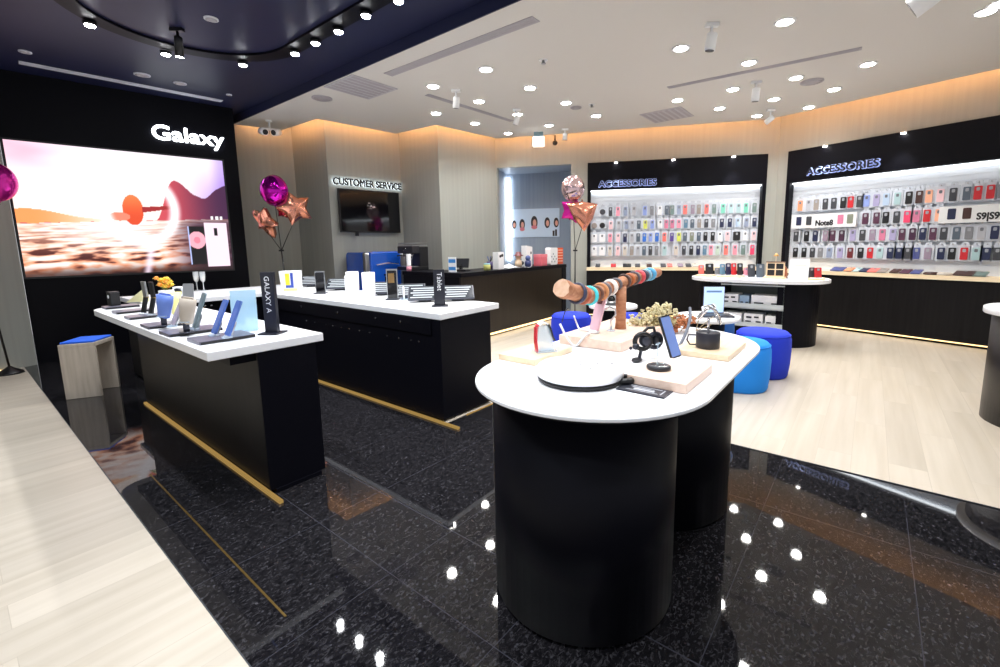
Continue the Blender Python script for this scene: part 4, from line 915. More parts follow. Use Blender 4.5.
fboard('wooden_plinth', 'pinkish birch block in front, beside the black card', 1.295, 1.575, .40, .588, .03, M_birch, 'block')
# round white demonstration plate
t = fthing('demo_turntable', 'big round white demonstration plate with black underside on the foreground table', 'turntable', 1.254, .735)
obj('disc', MB().lathe([(.135, .014), (.143, .018), (.143, .042), (.137, .046), (.001, .047)], 64), M_white, t)
obj('underside', MB().lathe([(.125, 0), (.14, .004), (.143, .014)], 64), M_jet, t)
m = MB()
for k, (x, y) in enumerate(((-.04, .05), (.03, .02), (.05, -.04), (.0, .0), (-.02, -.05), (.07, -.08))): m.box(x-.008, x+.008, y-.003, y+.003, .0471, .0476)
obj('print_marks', m, plain('mark grey', 90, 90, 96), t)
# black price card
p = ba(at(644, 391, ZK)); t = fthing('price_card', 'black printed card lying in front of the pinkish block', 'card', p[0], p[1], rz=0)
obj('card', MB().box(-.036, .036, -.075, .075, 0, .004), M_darkmetal, t)
m = MB().box(-.022, -.018, -.05, .05, .0041, .0046).box(.018, .022, -.05, .05, .0041, .0046).box(-.012, .0, -.035, .03, .0041, .0046).box(.005, .010, -.03, .04, .0041, .0046).box(-.022, .022, -.06, -.056, .0041, .0046)
obj('print', m, plain('card print', 190, 192, 200), t)
p = ba(at(623.5, 383, ZK)); t = fthing('ring_holder', 'small black ring lying between the white plate and the pinkish block', 'ring', *p)
obj('ring', MB().tube([(.026*math.cos(k*PI/12), .026*math.sin(k*PI/12), .012) for k in range(24)], .011, 8, True), M_jet, t); obj('cable_tail', MB().tube([(-.03, .01, .008), (-.06, .05, .006), (-.09, .06, .006)], .005, 6), M_jet, t)
# black round puck stand with thin rod, on the pinkish block
zb = ZK+.0306
p = ba(at(658.5, 369, zb)); t = fthing('puck_stand', 'flat black round stand with thin clear rod on the pinkish block', 'stand', p[0], p[1], zb)
obj('base', MB().lathe([(.037, 0), (.039, .003), (.039, .011), (.035, .014), (.001, .0145)], 40), M_dark, t); obj('groove', MB().tube([(.029*math.cos(k*PI/12), .029*math.sin(k*PI/12), .0145) for k in range(24)], .0015, 6, True), M_chrome, t)
obj('rod', MB().tube([(-.012, .0, .014), (-.012, .0, .085)], .0025, 8), M_clear, t); obj('rest', MB().box(-.026, .004, -.003, .003, .085, .088), M_clear, t)
# phone leaning on white foot
p = at(676, 361, ZK)
fr_ = G(1, 0, 0)
lean_phone(676, 361, ZK, .75, .36, .165, .072, M_jet, 'black phone with blue lit screen leaning on a white foot on the foreground table', mat('blue lit screen', srgb(92, 112, 160), .15, emit=srgb(96, 116, 170), es=.5), base=2)
# grey over-ear headset with cable
p = ba(at(643, 359, ZK)); t = fthing('headphones', 'grey and black headphones with coiled cable behind the puck stand', 'headphones', p[0], p[1], ZK, .2); t.scale = (.72, .72, .72)
def ringpts(c, r, tilt, n=24, ax='x'):
    M_ = Matrix.Translation(c) @ Matrix.Rotation(tilt, 4, 'Z')
    return [M_ @ Vector((0, r*math.cos(2*PI*k/n), r*math.sin(2*PI*k/n))) for k in range(n)]
obj('ear_cushion', MB().tube(ringpts((-.02, .0, .10), .042, .5), .013, 8, True), M_jet, t); obj('ear_cushion', MB().tube(ringpts((.05, -.05, .095), .038, .7), .013, 8, True), M_darkmetal, t)
obj('ear_shell', MB().ball((-.005, -.01, .10), .034, 16, 10, .6), M_darkmetal, t); obj('ear_shell', MB().ball((.06, -.055, .095), .03, 16, 10, .6), M_dark, t)
obj('headband', MB().tube([(-.02, .0, .145), (.0, -.02, .17), (.035, -.045, .168), (.05, -.05, .135)], .008, 8), M_dark, t)
obj('stem', MB().tube([(-.035, .015, .0), (-.03, .01, .03), (-.025, .005, .06)], .009, 8), M_darkmetal, t); obj('clip', MB().ball((-.045, .03, .075), .018, 12, 8, 1.5).ball((-.075, .05, .07), .009, 10, 6), M_darkmetal, t)
obj('foot', MB().ball((-.06, .02, .008), .045, 20, 10, 1, .6, .18), M_dark, t)
def cable(label, pts, r=.0042, m=None, name='cable'):
    t = obj(name, None, None) if False else None
    P = [Vector(q) for q in pts]; o = P[0]; out = []
    for i in range(len(P)-1):
        p0, p1, p2, p3 = P[max(i-1, 0)], P[i], P[i+1], P[min(i+2, len(P)-1)]
        for s in range(8):
            u = s/8; out.append(.5*((2*p1)+(p2-p0)*u+(2*p0-5*p1+4*p2-p3)*u*u+(3*p1-p0-3*p2+p3)*u**3)-o)
    out.append(P[-1]-o)
    return tag(obj(name, MB().tube(out, r, 8), m or M_cable, loc=o), label, 'cable')
h = .006
cable('thick grey cable arching up behind the blue-screened phone', [at(662, 366, ZK+.008), at(672, 358, ZK+.008), dist(681, 343, 1.9), dist(687, 330, 2.0), dist(690, 318, 2.08), dist(690, 308, 2.2)], .007)
# black cup with wire ring
zo = ZK+.0226
p = ba(at(707.5, 347.5, zo)); t = fthing('cup_speaker', 'black cylindrical cup with bent silver wire on top on the right oak board', 'cup', p[0], p[1], zo, -.2); t.scale = (.82, .82, .82)
obj('cup', MB().lathe([(.052, 0), (.055, .004), (.056, .074), (.053, .078), (.049, .078), (.047, .07), (.001, .07)], 40), plain('dark slate cup', 38, 38, 48, .4), t)
obj('handle', MB().tube([(-.03, .045, .06), (-.05, .075, .06), (-.055, .08, .035), (-.045, .07, .012), (-.03, .045, .012)], .004, 8), M_darkmetal, t)
obj('wire_post', MB().tube([(0, 0, .07), (0, 0, .12), (.004, .004, .15)], .006, 8), M_chrome, t)
w = []
for k in range(40):
    a = k*2*PI/40; w.append((.055*math.cos(a)+.01*math.sin(3*a), .05*math.sin(a), .165+.035*math.sin(a*2+.5)+.01*math.cos(3*a)))
obj('wire_ring', MB().tube(w, .006, 8, True), M_chrome, t); obj('wire_arm', MB().tube([(-.055, 0, .17), (-.03, .02, .20), (.02, .02, .205), (.05, .0, .18), (.03, -.03, .14)], .006, 8), M_steel, t)
# driftwood branch stand with bands
zbk = ZK+.0406
pp = at(620.5, 328.5, zbk)
t = thing('driftwood_stand', 'driftwood branch on a wooden post, holding rows of watch bands', 'stand', pp+Vector((0, 0, .0006)), 0)
dpt = pp.y
top_ = dist(617, 287, dpt)-pp
way = [(561.5, 288.5, -.36), (577, 293.5, -.27), (588, 296, -.2), (600, 292, -.12), (612, 286.5, -.03), (625, 281, .06), (640, 276.5, .2), (658, 272.5, .36)]
ax = []
for k in range(29):
    u = k/28*7; i = min(int(u), 6); w_ = [way[max(i-1, 0)], way[i], way[i+1], way[min(i+2, 7)]]; u -= i
    c_ = [.5*((2*w_[1][j])+(w_[2][j]-w_[0][j])*u+(2*w_[0][j]-5*w_[1][j]+4*w_[2][j]-w_[3][j])*u*u+(3*w_[1][j]-w_[0][j]-3*w_[2][j]+w_[3][j])*u**3) for j in range(3)]
    ax.append(dist(c_[0], c_[1], dpt+c_[2])-pp)
rad = [.037-.012*min(k/18, 1)+.003*math.sin(k*1.7) for k in range(29)]
obj('post', MB().lathe([(.027, 0), (.024, .03), (.025, .1), (.024, top_.z)], 20), M_bark, t)
obj('branch', MB().tube(ax, rad, 14), M_bark, t)
dv = (ax[1]-ax[0]).normalized()
q4 = dv.to_track_quat('Z', 'Y').to_matrix().to_4x4()
obj('cut_end', MB().prism([(.036*(1+.08*math.sin(3*k)) *math.cos(k*PI/8), .036*(1+.08*math.cos(5*k))*math.sin(k*PI/8)) for k in range(16)], -.004, .0).xf(Matrix.Translation(ax[0]) @ q4), M_endgrain, t)
bands = [(577, 'navy', (52, 54, 78), .018), (583, 'rust', (176, 92, 66), .018), (589.5, 'turquoise', (70, 206, 216), .018), (596, 'brown', (112, 72, 58), .014), (600.5, 'tan', (206, 140, 90), .016), (604.5, 'grey', (120, 112, 116), .014), (610, 'white', (238, 230, 224), .026), (616, 'dark grey', (92, 88, 94), .016), (624, 'dark brown', (84, 58, 50), .016), (629, 'chestnut', (178, 98, 52), .026), (633.7, 'slate', (96, 88, 96), .016), (638.5, 'coral red', (224, 84, 92), .03), (642.7, 'charcoal', (70, 74, 92), .02), (646, 'pale blue', (150, 200, 226), .016), (649.5, 'sky blue', (88, 170, 216), .034)]
axpx = [proj(q+pp)[0] for q in ax]
for u, nme, c, w in bands:
    i = max(k for k in range(28) if axpx[k] <= u); f = i+(u-axpx[i])/(axpx[i+1]-axpx[i]); c0 = ax[i].lerp(ax[i+1], f-i); r0 = rad[i]+(rad[i+1]-rad[i])*(f-i)
    dv = (ax[i+1]-ax[i]).normalized(); M_ = Matrix.Translation(c0+pp+Vector((0, 0, .0006))) @ dv.to_track_quat('Z', 'Y').to_matrix().to_4x4()
    o = obj('watch_band', MB().lathe([(r0+.001, -w/2), (r0+.008, -w/2), (r0+.010, 0), (r0+.008, w/2), (r0+.001, w/2)], 28, cap=False), plain('band '+nme, *c, rough=.5)); o.matrix_world = M_
    tag(o, f'{nme} watch band wrapped round the driftwood branch', 'watch band', 'watch bands on the branch')
    k_ = obj('buckle', MB().box(r0+.006, r0+.012, -.008, .008, -w*.55, w*.55), M_steel, o)
# pink phone in front of the driftwood
p = at(597, 333.5, ZK+.041); t = lean_phone(594, 333, ZK+.041, -.95, .32, .155, .056, plain('pink shell', 238, 198, 212, .35), 'pale pink phone with dark camera slot leaning left of the driftwood post', plain('pink shell', 238, 198, 212), base=2)
obj('camera_slot', MB().prism(rrect(-.015, .015, .122, .142, .006, 3), .0055, .0075).xf(Matrix.Rotation(PI/2, 4, 'X')).xf(Matrix.Translation((0, 0, .012)) @ Matrix.Rotation(-.32, 4, 'X')), plain('slot brown', 96, 56, 60), t)
cable('white cable looping over the birch block front', [dist(560, 324, 1.93), at(566, 336, ZK+.05), at(573, 345, ZK+.01), at(577, 345, ZK+.008), at(584, 337, ZK+.045), at(590, 333, ZK+.05)], .005, M_whcable)
cable('white cable running across the birch block to the pink phone', [dist(574, 316, 2.1), at(577, 324, ZK+.05), at(580, 329, ZK+.045), at(590, 331, ZK+.046)], .004, M_whcable)
cable('thin dark cable rising at the left end of the birch block', [dist(562, 322, 1.95), dist(565, 312, 1.97), dist(568, 308, 2.0)], .0025, M_dark)
p = at(611, 331, ZK+.041); t = thing('wire_holder', 'bent clear hook holder between the pink phone and the driftwood post', 'stand', p+Vector((0, 0, .0006)), 0)
obj('foot', MB().lathe([(.02, 0), (.018, .006)], 16), M_clear, t); obj('hook', MB().tube([(0, 0, .006), (0, 0, .05), (.02, 0, .075), (.018, 0, .1), (-.01, 0, .112), (-.03, 0, .1)], .005, 8), M_chrome, t)
# fitness bands on clear stands
zo = ZK+.0226
def arch(px, py, c1, c2, label, rz, h=.15, w=.05):
    p = at(px, py, zo); t = thing('fitness_band', label, 'fitness band', p+Vector((0, 0, .0006)), rz)
    pts = [(-w*.8, 0, .0), (-w*.95, 0, .05), (-w*.9, 0, .1), (-w*.6, 0, h*.92), (-.0, 0, h), (w*.6, 0, h*.93), (w*.95, 0, h*.75), (w*1.2, 0, h*.5), (w*1.5, 0, h*.35)]
    def strip(a, b, m, nm, th=.006):
        P = pts[a:b]; mb = MB()
        for i in range(len(P)-1):
            A_, B_ = Vector(P[i]), Vector(P[i+1]); n = Vector((-(B_-A_).z, 0, (B_-A_).x)).normalized()*th
            o = len(mb.v); 
            for q in (A_, B_):
                for yy in (-.012, .012): mb.v.append((q.x, yy, q.z)); mb.v.append((q.x+n.x, yy, q.z+n.z))
            for fc in ((0, 4, 5, 1), (2, 3, 7, 6), (0, 2, 6, 4), (1, 5, 7, 3), (0, 1, 3, 2), (4, 6, 7, 5)): mb.f.append([o+k for k in fc]); mb.smooth.append(False)
        obj(nm, mb, m, t)
    strip(0, 4, c1, 'red_strap'); strip(3, 6, M_white, 'display'); strip(5, 9, c2, 'black_strap')
    obj('clear_stand', MB().prism([(-.03, 0), (.045, 0), (.03, h*.9), (-.02, h*.9)], -.008, .008).xf(Matrix.Rotation(PI/2, 4, 'X')), M_clear, t); obj('foot', MB().box(-.035, .05, -.03, .03, 0, .006), M_clear, t)
arch(543, 351.5, plain('band red', 200, 40, 54), M_jet, 'red white and black fitness band arched on a clear stand on the left oak board', .35, .115, .03)
# dried flowers
p = at(660, 334, ZK); t = thing('dried_bouquet', 'bouquet of cream and rust dried flowers lying behind the phone', 'flowers', G(2.25, .70, ZK+.0006), 0)
rnd = random.Random(3)
def fl_cluster(cx, cy, cz, sx, sy, sz, n, m, nm, r=.0085):
    n = int(n*1.8)
    mb = MB()
    for k in range(n):
        q = (cx+rnd.uniform(-sx, sx), cy+rnd.uniform(-sy, sy), cz+rnd.uniform(0, sz)); rr = r*rnd.uniform(.6, 1.3)
        for j in range(5):
            a = rnd.uniform(0, 6.28); b = rnd.uniform(-.6, 1.2); d = Vector((math.cos(a)*math.cos(b), math.sin(a)*math.cos(b), math.sin(b)))
            mb.ball((q[0]+d.x*rr*.9, q[1]+d.y*rr*.9, q[2]+d.z*rr*.9), rr*.62, 7, 5)
    obj(nm, mb, m, t)['kind'] = 'stuff'
p0 = dist(660, 322, 2.2)-G(2.25, .70, ZK+.0006)
for k, (px, py, n, c) in enumerate(((640, 322, 26, 0), (652, 316, 30, 0), (662, 311, 30, 0), (646, 327, 26, 1), (664, 324, 30, 1), (684, 321, 22, 2), (678, 326, 20, 2))):
    q = dist(px, py, 2.2)-G(2.25, .70, ZK+.0006); q.z = max(q.z-.02, .012)
    fl_cluster(q.x, q.y, q.z, .055, .05, .05, n, (plain('dried cream', 214, 204, 164, .8), plain('dried khaki', 186, 172, 126, .8), plain('dried rust', 180, 112, 72, .8))[c], ('flower_cluster', 'leaf_cluster', 'rust_flower_cluster')[c])
mb = MB()
for k in range(14): a = rnd.uniform(0, 6.28); mb.tube([(rnd.uniform(-.1, .05), rnd.uniform(-.05, .05), .01), (rnd.uniform(-.16, .16), rnd.uniform(-.08, .08), rnd.uniform(.03, .1))], .002, 5)
obj('stems', mb, plain('dry stem', 150, 130, 92), t)
# small tables: laptop and display gadgets
p = pt1.copy(); t = thing('laptop', 'small laptop with pale blue screen on the low round table', 'laptop', (p.x+.06, p.y-.03, .6006), -.12)
obj('keyboard', MB().prism(rrect(-.12, .12, -.09, .07, .008, 3), 0, .012), M_darkmetal, t)
sc3 = MB().box(-.085, .085, .075, .085, .01, .235); obj('display', sc3, M_dark, t, bevel=.003); obj('screen', MB().box(-.08, .08, .0735, .0748, .018, .23), mat('pale blue screen', srgb(190, 214, 244), .2, emit=srgb(176, 204, 246), es=.55), t)
obj('title_bar', MB().box(-.06, .06, .0725, .0733, .185, .2), plain('screen blue', 120, 160, 214), t); obj('keys', MB().box(-.1, .1, -.05, .05, .0121, .014), M_jet, t)
p = pt2.copy(); t = thing('gadget_stand', 'black gadgets on a stand on the small table behind the driftwood post', 'gadget', (p.x-.02, p.y-.02, .6006), 0)
obj('base', MB().lathe([(.07, 0), (.06, .01)], 20), M_dark, t); obj('wheel', MB().tube([(.045*math.cos(k*PI/10), 0, .055+.045*math.sin(k*PI/10)) for k in range(20)], .010, 8, True), M_steel, t); obj('hub', MB().ball((0, 0, .055), .02), M_jet, t)
# oval table goods
def rthing(name, label, cat, px, py, z=ZR, rz=0, group=None, b=None):
    # stand on the table top where the photo column meets the table's middle line
    p = at(px, py, z)
    if b is not None: p = onp(px, py, G(b, 0), GB)
    return thing(name, label, cat, (p.x, p.y, z+.0006), GROT+rz, group)
def rtray(px, label, w, b=6.0):
    t = rthing('wooden_tray', label, 'tray', px, 270, ZR, 0, 'wooden trays on the oval table', b); obj('plank', MB().prism(rrect(-.12, .12, -w/2, w/2, .02, 4), 0, .018), M_oak, t, bevel=.002); obj('rim', MB().prism(rrect(-.125, .125, -w/2-.005, w/2+.005, .022, 4), .0, .006), M_oak, t)
rtray(706, 'wooden tray under the red and black boxes at the left end of the oval table', .20); rtray(731, 'wooden tray under the row of phones on the oval table', .28); rtray(775.5, 'wooden tray under the little bell frame on the oval table', .22); rtray(815.5, 'wooden tray under the charcoal and red cases at the right end of the oval table', .18)
ZTY = ZR+.0186
def rcase(px, colr, label, h=.12, w=.075, z=ZTY, d=.03, b=6.0, cat='phone case'):
    t = rthing('display_phone', label, cat, px, 268, z, -.9, None, b)
    c = obj('phone_case', MB().prism(rrect(-w/2, w/2, .006, h, .012, 4), -.006, .006).xf(Matrix.Rotation(PI/2, 4, 'X')).xf(Matrix.Rotation(-.12, 4, 'X')), colm(colr), t)
    obj('camera_cutout', MB().prism(rrect(-.014, .014, h*.7, h*.9, .006, 3), .0062, .0075).xf(Matrix.Rotation(PI/2, 4, 'X')).xf(Matrix.Rotation(-.12, 4, 'X')), plain('pale cutout', 205, 208, 214), c); obj('foot', MB().box(-w*.4, w*.4, -.02, .035, 0, .008), M_clear, t)
for k, (px, colr, lb, h, w) in enumerate(((701.5, 'coral', 'coral phone case at the left end of the oval table', .12, .07), (709.8, 'black', 'wide black case second on the left tray of the oval table', .14, .10), (717.5, 'grey', 'small grey case between the wide black and the teal cases on the oval table', .09, .06), (722.8, 'steel blue', 'grey teal phone case standing on the oval table', .14, .065), (728.6, 'navy', 'navy phone case left of the bright red one on the oval table', .15, .062), (734.2, 'red', 'bright red phone case in the middle row on the oval table', .15, .062), (740.4, 'black', 'black phone case right of the bright red one on the oval table', .15, .066), (746.5, 'pink', 'small pink case among dark ones on the oval table', .10, .055), (752, 'charcoal', 'wide charcoal case right of the small pink one on the oval table', .16, .085), (761, 'slate', 'wide slate blue case left of the little bell frame on the oval table', .165, .095), (812.3, 'charcoal', 'charcoal case on the right tray of the oval table', .115, .075), (818.8, 'red', 'red case on the right tray of the oval table, nearest its end', .115, .075))):
    rcase(px, colr, lb, h, w, z=ZTY if px not in (752, 761) else ZR+.0006)
t = rthing('bell_frame', 'small wooden window frame with dark panes and a bell post on the oval table', 'ornament', 775.5, 268, ZTY, 0, None, 6.0)
obj('frame', MB().box(-.012, .012, -.095, -.083, 0, .165).box(-.012, .012, .083, .095, 0, .165).box(-.012, .012, -.006, .006, 0, .165).box(-.012, .012, -.095, .095, 0, .012).box(-.012, .012, -.095, .095, .153, .165).box(-.012, .012, -.095, .095, .08, .09), M_oak, t); obj('pane', MB().box(.0, .004, -.083, .083, .012, .153), M_dark, t)
obj('bell_post', MB().tube([(0, 0, .165), (0, 0, .24)], .004, 8), M_oak, t); obj('bell', MB().lathe([(.03, .24), (.02, .255), (.01, .27), (.003, .275)], 16), plain('tan bell', 214, 160, 90), t); obj('roof_bar', MB().box(-.016, .016, -.1, .1, .166, .176), plain('roof brown', 120, 84, 70), t)
t = rthing('cork_figure', 'small rust coloured ornament between the bell frame and the white card on the oval table', 'ornament', 785, 268, ZR+.0006, 0, None, 6.05)
obj('body', MB().lathe([(.03, 0), (.035, .04), (.02, .09), (.025, .11), (.005, .14)], 16), plain('rust clay', 150, 84, 52), t); obj('base', MB().lathe([(.04, -.0005), (.038, .008)], 16), M_jet, t)
t = rthing('info_card', 'tall white information card standing on the oval table', 'card', 798.5, 272, ZR, 0, None, 5.86)
obj('panel', MB().box(-.004, .004, -.095, .095, 0, .235).xf(Matrix.Rotation(.12, 4, 'Y')), M_card, t); obj('foot', MB().box(-.03, .05, -.095, .095, 0, .004), M_clear, t)
m = MB()
for k in range(4): m.box(-.0052, -.0042, -.07, .06-.02*(k % 2), .05+k*.035, .058+k*.035)
obj('print', m.xf(Matrix.Rotation(.12, 4, 'Y')), plain('pale print', 226, 206, 196), t)
# ------------------------------------------------------------------ balloons
M_mag = plain('magenta foil', 190, 20, 170, .12, .85); M_rose = plain('rose gold foil', 224, 150, 125, .2, .85); M_pearl = plain('pearl foil', 214, 186, 190, .14, .85); M_hot = plain('hot pink foil', 230, 40, 170, .2, .6)
def round_balloon(name, label, p, r, m, group):
    t = thing(name, label, 'balloon', p, 0, group)
    obj('foil', MB().ball((0, 0, 0), r, 32, 20, 1, .82, 1.12), m, t)
    sm = MB()
    for k in range(40):
        a = 2*PI*k/40; sm.v += [(r*1.0*math.cos(a), -.003, r*1.12*math.sin(a)), (r*1.035*math.cos(a), 0, r*1.155*math.sin(a)), (r*1.0*math.cos(a), .003, r*1.12*math.sin(a))]
    for k in range(40):
        a, b = 3*k, 3*((k+1) % 40); sm.f += [[a, b, b+1, a+1], [a+1, b+1, b+2, a+2]]; sm.smooth += [True, True]
    obj('seam', sm, m, t); obj('neck', MB().lathe([(.004, -r*1.22), (.014, -r*1.1)], 10), m, t)
def star_balloon(name, label, p, r, m, rot, group, tips=5, sq=.5):
    t = thing(name, label, 'balloon', p, 0, group)
    mb = MB(); n = tips*2; K = 6
    rim = []
    for k in range(n):
        a0 = PI/2+k*PI/tips; R_ = r if k % 2 == 0 else r*sq
        a1 = PI/2+(k+1)*PI/tips; R2 = r if k % 2 == 1 else r*sq
        for s in range(4):
            u = s/4; rim.append(((1-u)*R_*math.cos(a0)+u*R2*math.cos(a1), (1-u)*R_*math.sin(a0)+u*R2*math.sin(a1)))
    N = len(rim)
    for side in (1, -1):
        o = len(mb.v); 
        for j in range(K+1):
            s = j/K
            for q in rim: mb.v.append((q[0]*s, side*r*.36*math.sqrt(max(0, 1-s*s))*(1 if s < 1 else 0), q[1]*s))
        for j in range(K):
            for k in range(N):
                a, b, c_, d = o+j*N+k, o+j*N+(k+1) % N, o+(j+1)*N+(k+1) % N, o+(j+1)*N+k
                mb.f.append([a, b, c_, d] if side < 0 else [a, d, c_, b]); mb.smooth.append(True)
    R_ = Euler(rot).to_matrix().to_4x4(); obj('foil', mb.xf(R_), m, t)
    nk = MB().lathe([(.012, -r*.62), (.004, -r*.75)], 10).xf(R_); obj('neck', nk, m, t)
def balloon_stand(label, p, h, tops, lean=0):
    t = thing('balloon_stand', label, 'balloon stand', (p.x, p.y, .004), 0)
    obj('weight', MB().lathe([(.10, 0), (.09, .02), (.03, .06), (.012, .075)], 24), M_jet, t); obj('pole', MB().tube([(0, 0, .07), (lean*.5, 0, h*.5), (lean, 0, h)], .009, 8), M_jet, t)
    obj('clip', MB().box(lean-.03, lean+.03, -.01, .01, h-.02, h), M_jet, t)
    for q in tops: obj('stick', MB().tube([(lean, 0, h-.01), Vector(q)-Vector((p.x, p.y, .004))], .005, 6), M_jet, t)
B1 = dist(283, 250, 5.72); by = B1.y
g1 = 'balloons by the grey corner'
b1, b2, b3 = dist(274, 190.5, by), dist(266, 222, by-.03), dist(295, 208, by+.06)
round_balloon('round_balloon', 'magenta round foil balloon at the grey corner beside the service wall', b1, .165, M_mag, g1)
star_balloon('star_balloon', 'rose gold star foil balloon on the left below the magenta one', b2, .22, M_rose, (.5, .5, -.3), g1)
star_balloon('star_balloon', 'rose gold foil balloon on the right below the magenta one', b3, .23, M_rose, (-.2, .9, .6), g1, 5, .6)
star_balloon('star_balloon', 'dark red foil balloon tucked right under the magenta one', dist(283, 211, by+.0), .1, plain('dark red foil', 150, 30, 60, .15, .85), (.2, .2, 0), g1, 5, .6)
balloon_stand('black balloon stand at the grey corner, three sticks', dist(287, 268, by), B1.z, [b1-Vector((.0, 0, .2)), b2-Vector((-.03, 0, .15)), b3-Vector((.02, 0, .15))], lean=-.05)
B2 = dist(576, 250, 6.1); by = B2.y; g2 = 'balloons beside the bar'
b1, b2, b3 = dist(573, 188.5, by), dist(583, 213, by-.06), dist(572.5, 210, by+.1)
round_balloon('round_balloon', 'pearl pink round foil balloon at the top of the bunch beside the bar', b1, .15, M_pearl, g2)
star_balloon('star_balloon', 'rose gold star foil balloon in front in the bunch beside the bar', b2, .25, M_rose, (.2, PI, .25), g2, 3, .62)
star_balloon('star_balloon', 'hot pink foil balloon tucked behind the rose gold star beside the bar', b3, .19, M_hot, (.1, .3, .2), g2, 5, .62)
balloon_stand('black balloon stand at the far end of the bar', dist(575, 300, by), B2.z, [b1-Vector((.0, 0, .2)), b2-Vector((.0, 0, .15))])
p = at(10.5, 374, 0); b1 = dist(-4, 182, p.y+.0)
balloon_stand('black balloon stand with cone weight by the far left grey wall', p, 1.5, [b1-Vector((0, 0, .2))], lean=-.12)
round_balloon('round_balloon', 'magenta round foil balloon cut by the left edge of view', b1, .155, M_hot, 'balloon at the left edge')
# ------------------------------------------------------------------ ceiling fittings
def place(px, py, z): p = at(px, py, z); return p
def downlight(p, z, label, energy, group='recessed ceiling downlights', dark=False):
    t = thing('downlight', label, 'ceiling lamp', (p.x, p.y, z), 0, group)
    obj('trim_ring', MB().lathe([(.078, 0), (.078, -.006), (.06, -.008)], 28, cap=True), M_whitematte, t)
    obj('lens', MB().lathe([(.058, -.0082), (.05, -.012), (.02, -.013)], 24), M_lampon, t)
    l = bpy.data.lights.new('downlight', 'SPOT'); l.energy = energy; l.spot_size = 2.3; l.spot_blend = .8; l.shadow_soft_size = .055; l.color = (1, .985, .955)
    o = bpy.data.objects.new('downlight_beam', l); C.objects.link(o); o.parent = t; o.location = (0, 0, -.03)
    return t
DL = [('front row above the counters', [(486, 69), (433, 86)]), ('second row above the bar', [(530, 87.5), (479, 101), (436, 113)]), ('third row above the bar', [(566, 102.5), (517.5, 114), (475, 123)]), ('back row near the exit sign', [(596, 115.5), (549, 125), (508, 133)]),
 ('front row above the pale floor', [(785, 21.5), (681, 48)]), ('second row above the pale floor', [(868, 64), (796, 77.5), (749, 62.5)]), ('third row above the pale floor', [(733, 89), (834, 89), (677.5, 100)]), ('back row before the case walls', [(774, 99), (719.5, 108), (809, 107), (757, 115.5)]), ('right edge of the cream ceiling', [(986, 11.5)])]
EN = 27
for rn, row in DL:
    row = sorted(row)
    for i, (px, py) in enumerate(row):
        where = f'{ordn(i)} from the left in the {rn}' if len(row) > 1 else f'at the {rn}'
        downlight(place(px, py, ZC), ZC, f'lit round ceiling downlight, {where}', EN)
# the same lamps go on over the right side of the shop, out of view
for i, (b, a) in enumerate(((3.44, .4), (3.44, 0), (4.2, .05), (4.9, -.6), (3.44, -.9))):
    downlight(G(b, a), ZC, 'lit round ceiling downlight out of view above the right side floor', EN*.8, 'downlights outside the view')
for b, a in ((-.1, 1.2), (-.1, 2.4), (-.1, 3.6), (-.1, 0)):  # cool fill lamps added out of view to brighten the left floor
    downlight(G(b, a), ZD, 'added cool fill downlight out of view above the left wood floor', 32, 'downlights outside the view')
    [c for c in C.objects if c.type == 'LIGHT'][-1].data.color = (.80, .89, 1)
# curved track with spots in the dark ceiling
trk = []
for k in range(41): a = PI*k/40; trk.append((1.415+.757*math.cos(a), 4.3+.757*math.sin(a)))
path = [(2.172, -2.5)] + trk + [(.658, -2.5)]
def band(path, w):
    L_, R_ = [], []
    for i, p in enumerate(path):
        a, b = path[max(i-1, 0)], path[min(i+1, len(path)-1)]; d = Vector((b[0]-a[0], b[1]-a[1])).normalized(); n = (-d.y, d.x)
        L_.append((p[0]+n[0]*w, p[1]+n[1]*w)); R_.append((p[0]-n[0]*w, p[1]-n[1]*w))
    return L_, R_
L_, R_ = band(path, .07); mb = MB(); n = len(path)
for z in (ZD-.02, ZD-.0005):
    mb.v += [(q[0], q[1], z) for q in L_]+[(q[0], q[1], z) for q in R_]
for i in range(n-1):
    mb.f += [[i, i+1, n+i+1, n+i], [2*n+i, 3*n+i, 3*n+i+1, 2*n+i+1], [i, 2*n+i, 2*n+i+1, i+1], [n+i, n+i+1, 3*n+i+1, 3*n+i]]; mb.smooth += [False]*4
t = tag(obj('lighting_track', mb, M_black, rot=(0, 0, GROT)), 'black curved lighting track looping over the dark ceiling', 'lighting track')
def track_lamp(px, py, label, en=36, pos=None):
    p = pos or place(px, py, ZD-.055)
    t = thing('track_spotlight', label, 'ceiling lamp', (p.x, p.y, ZD-.0205), 0, 'spotlights on the curved track')
    obj('stem', MB().lathe([(.012, -.003), (.012, 0)], 10), M_jet, t); obj('housing', MB().lathe([(.036, -.03), (.044, -.008), (.03, -.003)], 20), M_jet, t); obj('lens', MB().lathe([(.03, -.038), (.034, -.0305)], 20), M_lampspot, t)
    l = bpy.data.lights.new('track_spotlight', 'SPOT'); l.energy = en; l.spot_size = 1.9; l.spot_blend = .8; l.shadow_soft_size = .035; l.color = (.95, .97, 1)
    o = bpy.data.objects.new('track_beam', l); C.objects.link(o); o.parent = t; o.location = (0, 0, -.1)
for k, (px, py) in enumerate(((90, 26), (166, 55), (243, 65.5), (295, 54.5), (315.5, 44), (338.5, 32.5), (366, 16.5), (398.5, 2))):
    track_lamp(px, py, f'lit spotlight on the curved ceiling track, {ordn(k)} from the left')
for b, a in ((2.172, 2.3), (2.172, 1.8), (2.172, 1.3), (2.172, .6), (2.172, -.1), (.658, 4.3), (.658, 3.5), (.658, 2.8), (.658, 2.1), (.658, 1.4), (.658, .6), (.658, -.3)):
    track_lamp(0, 0, 'lit spotlight out of view on the curved ceiling track', 40, G(b, a, 0))
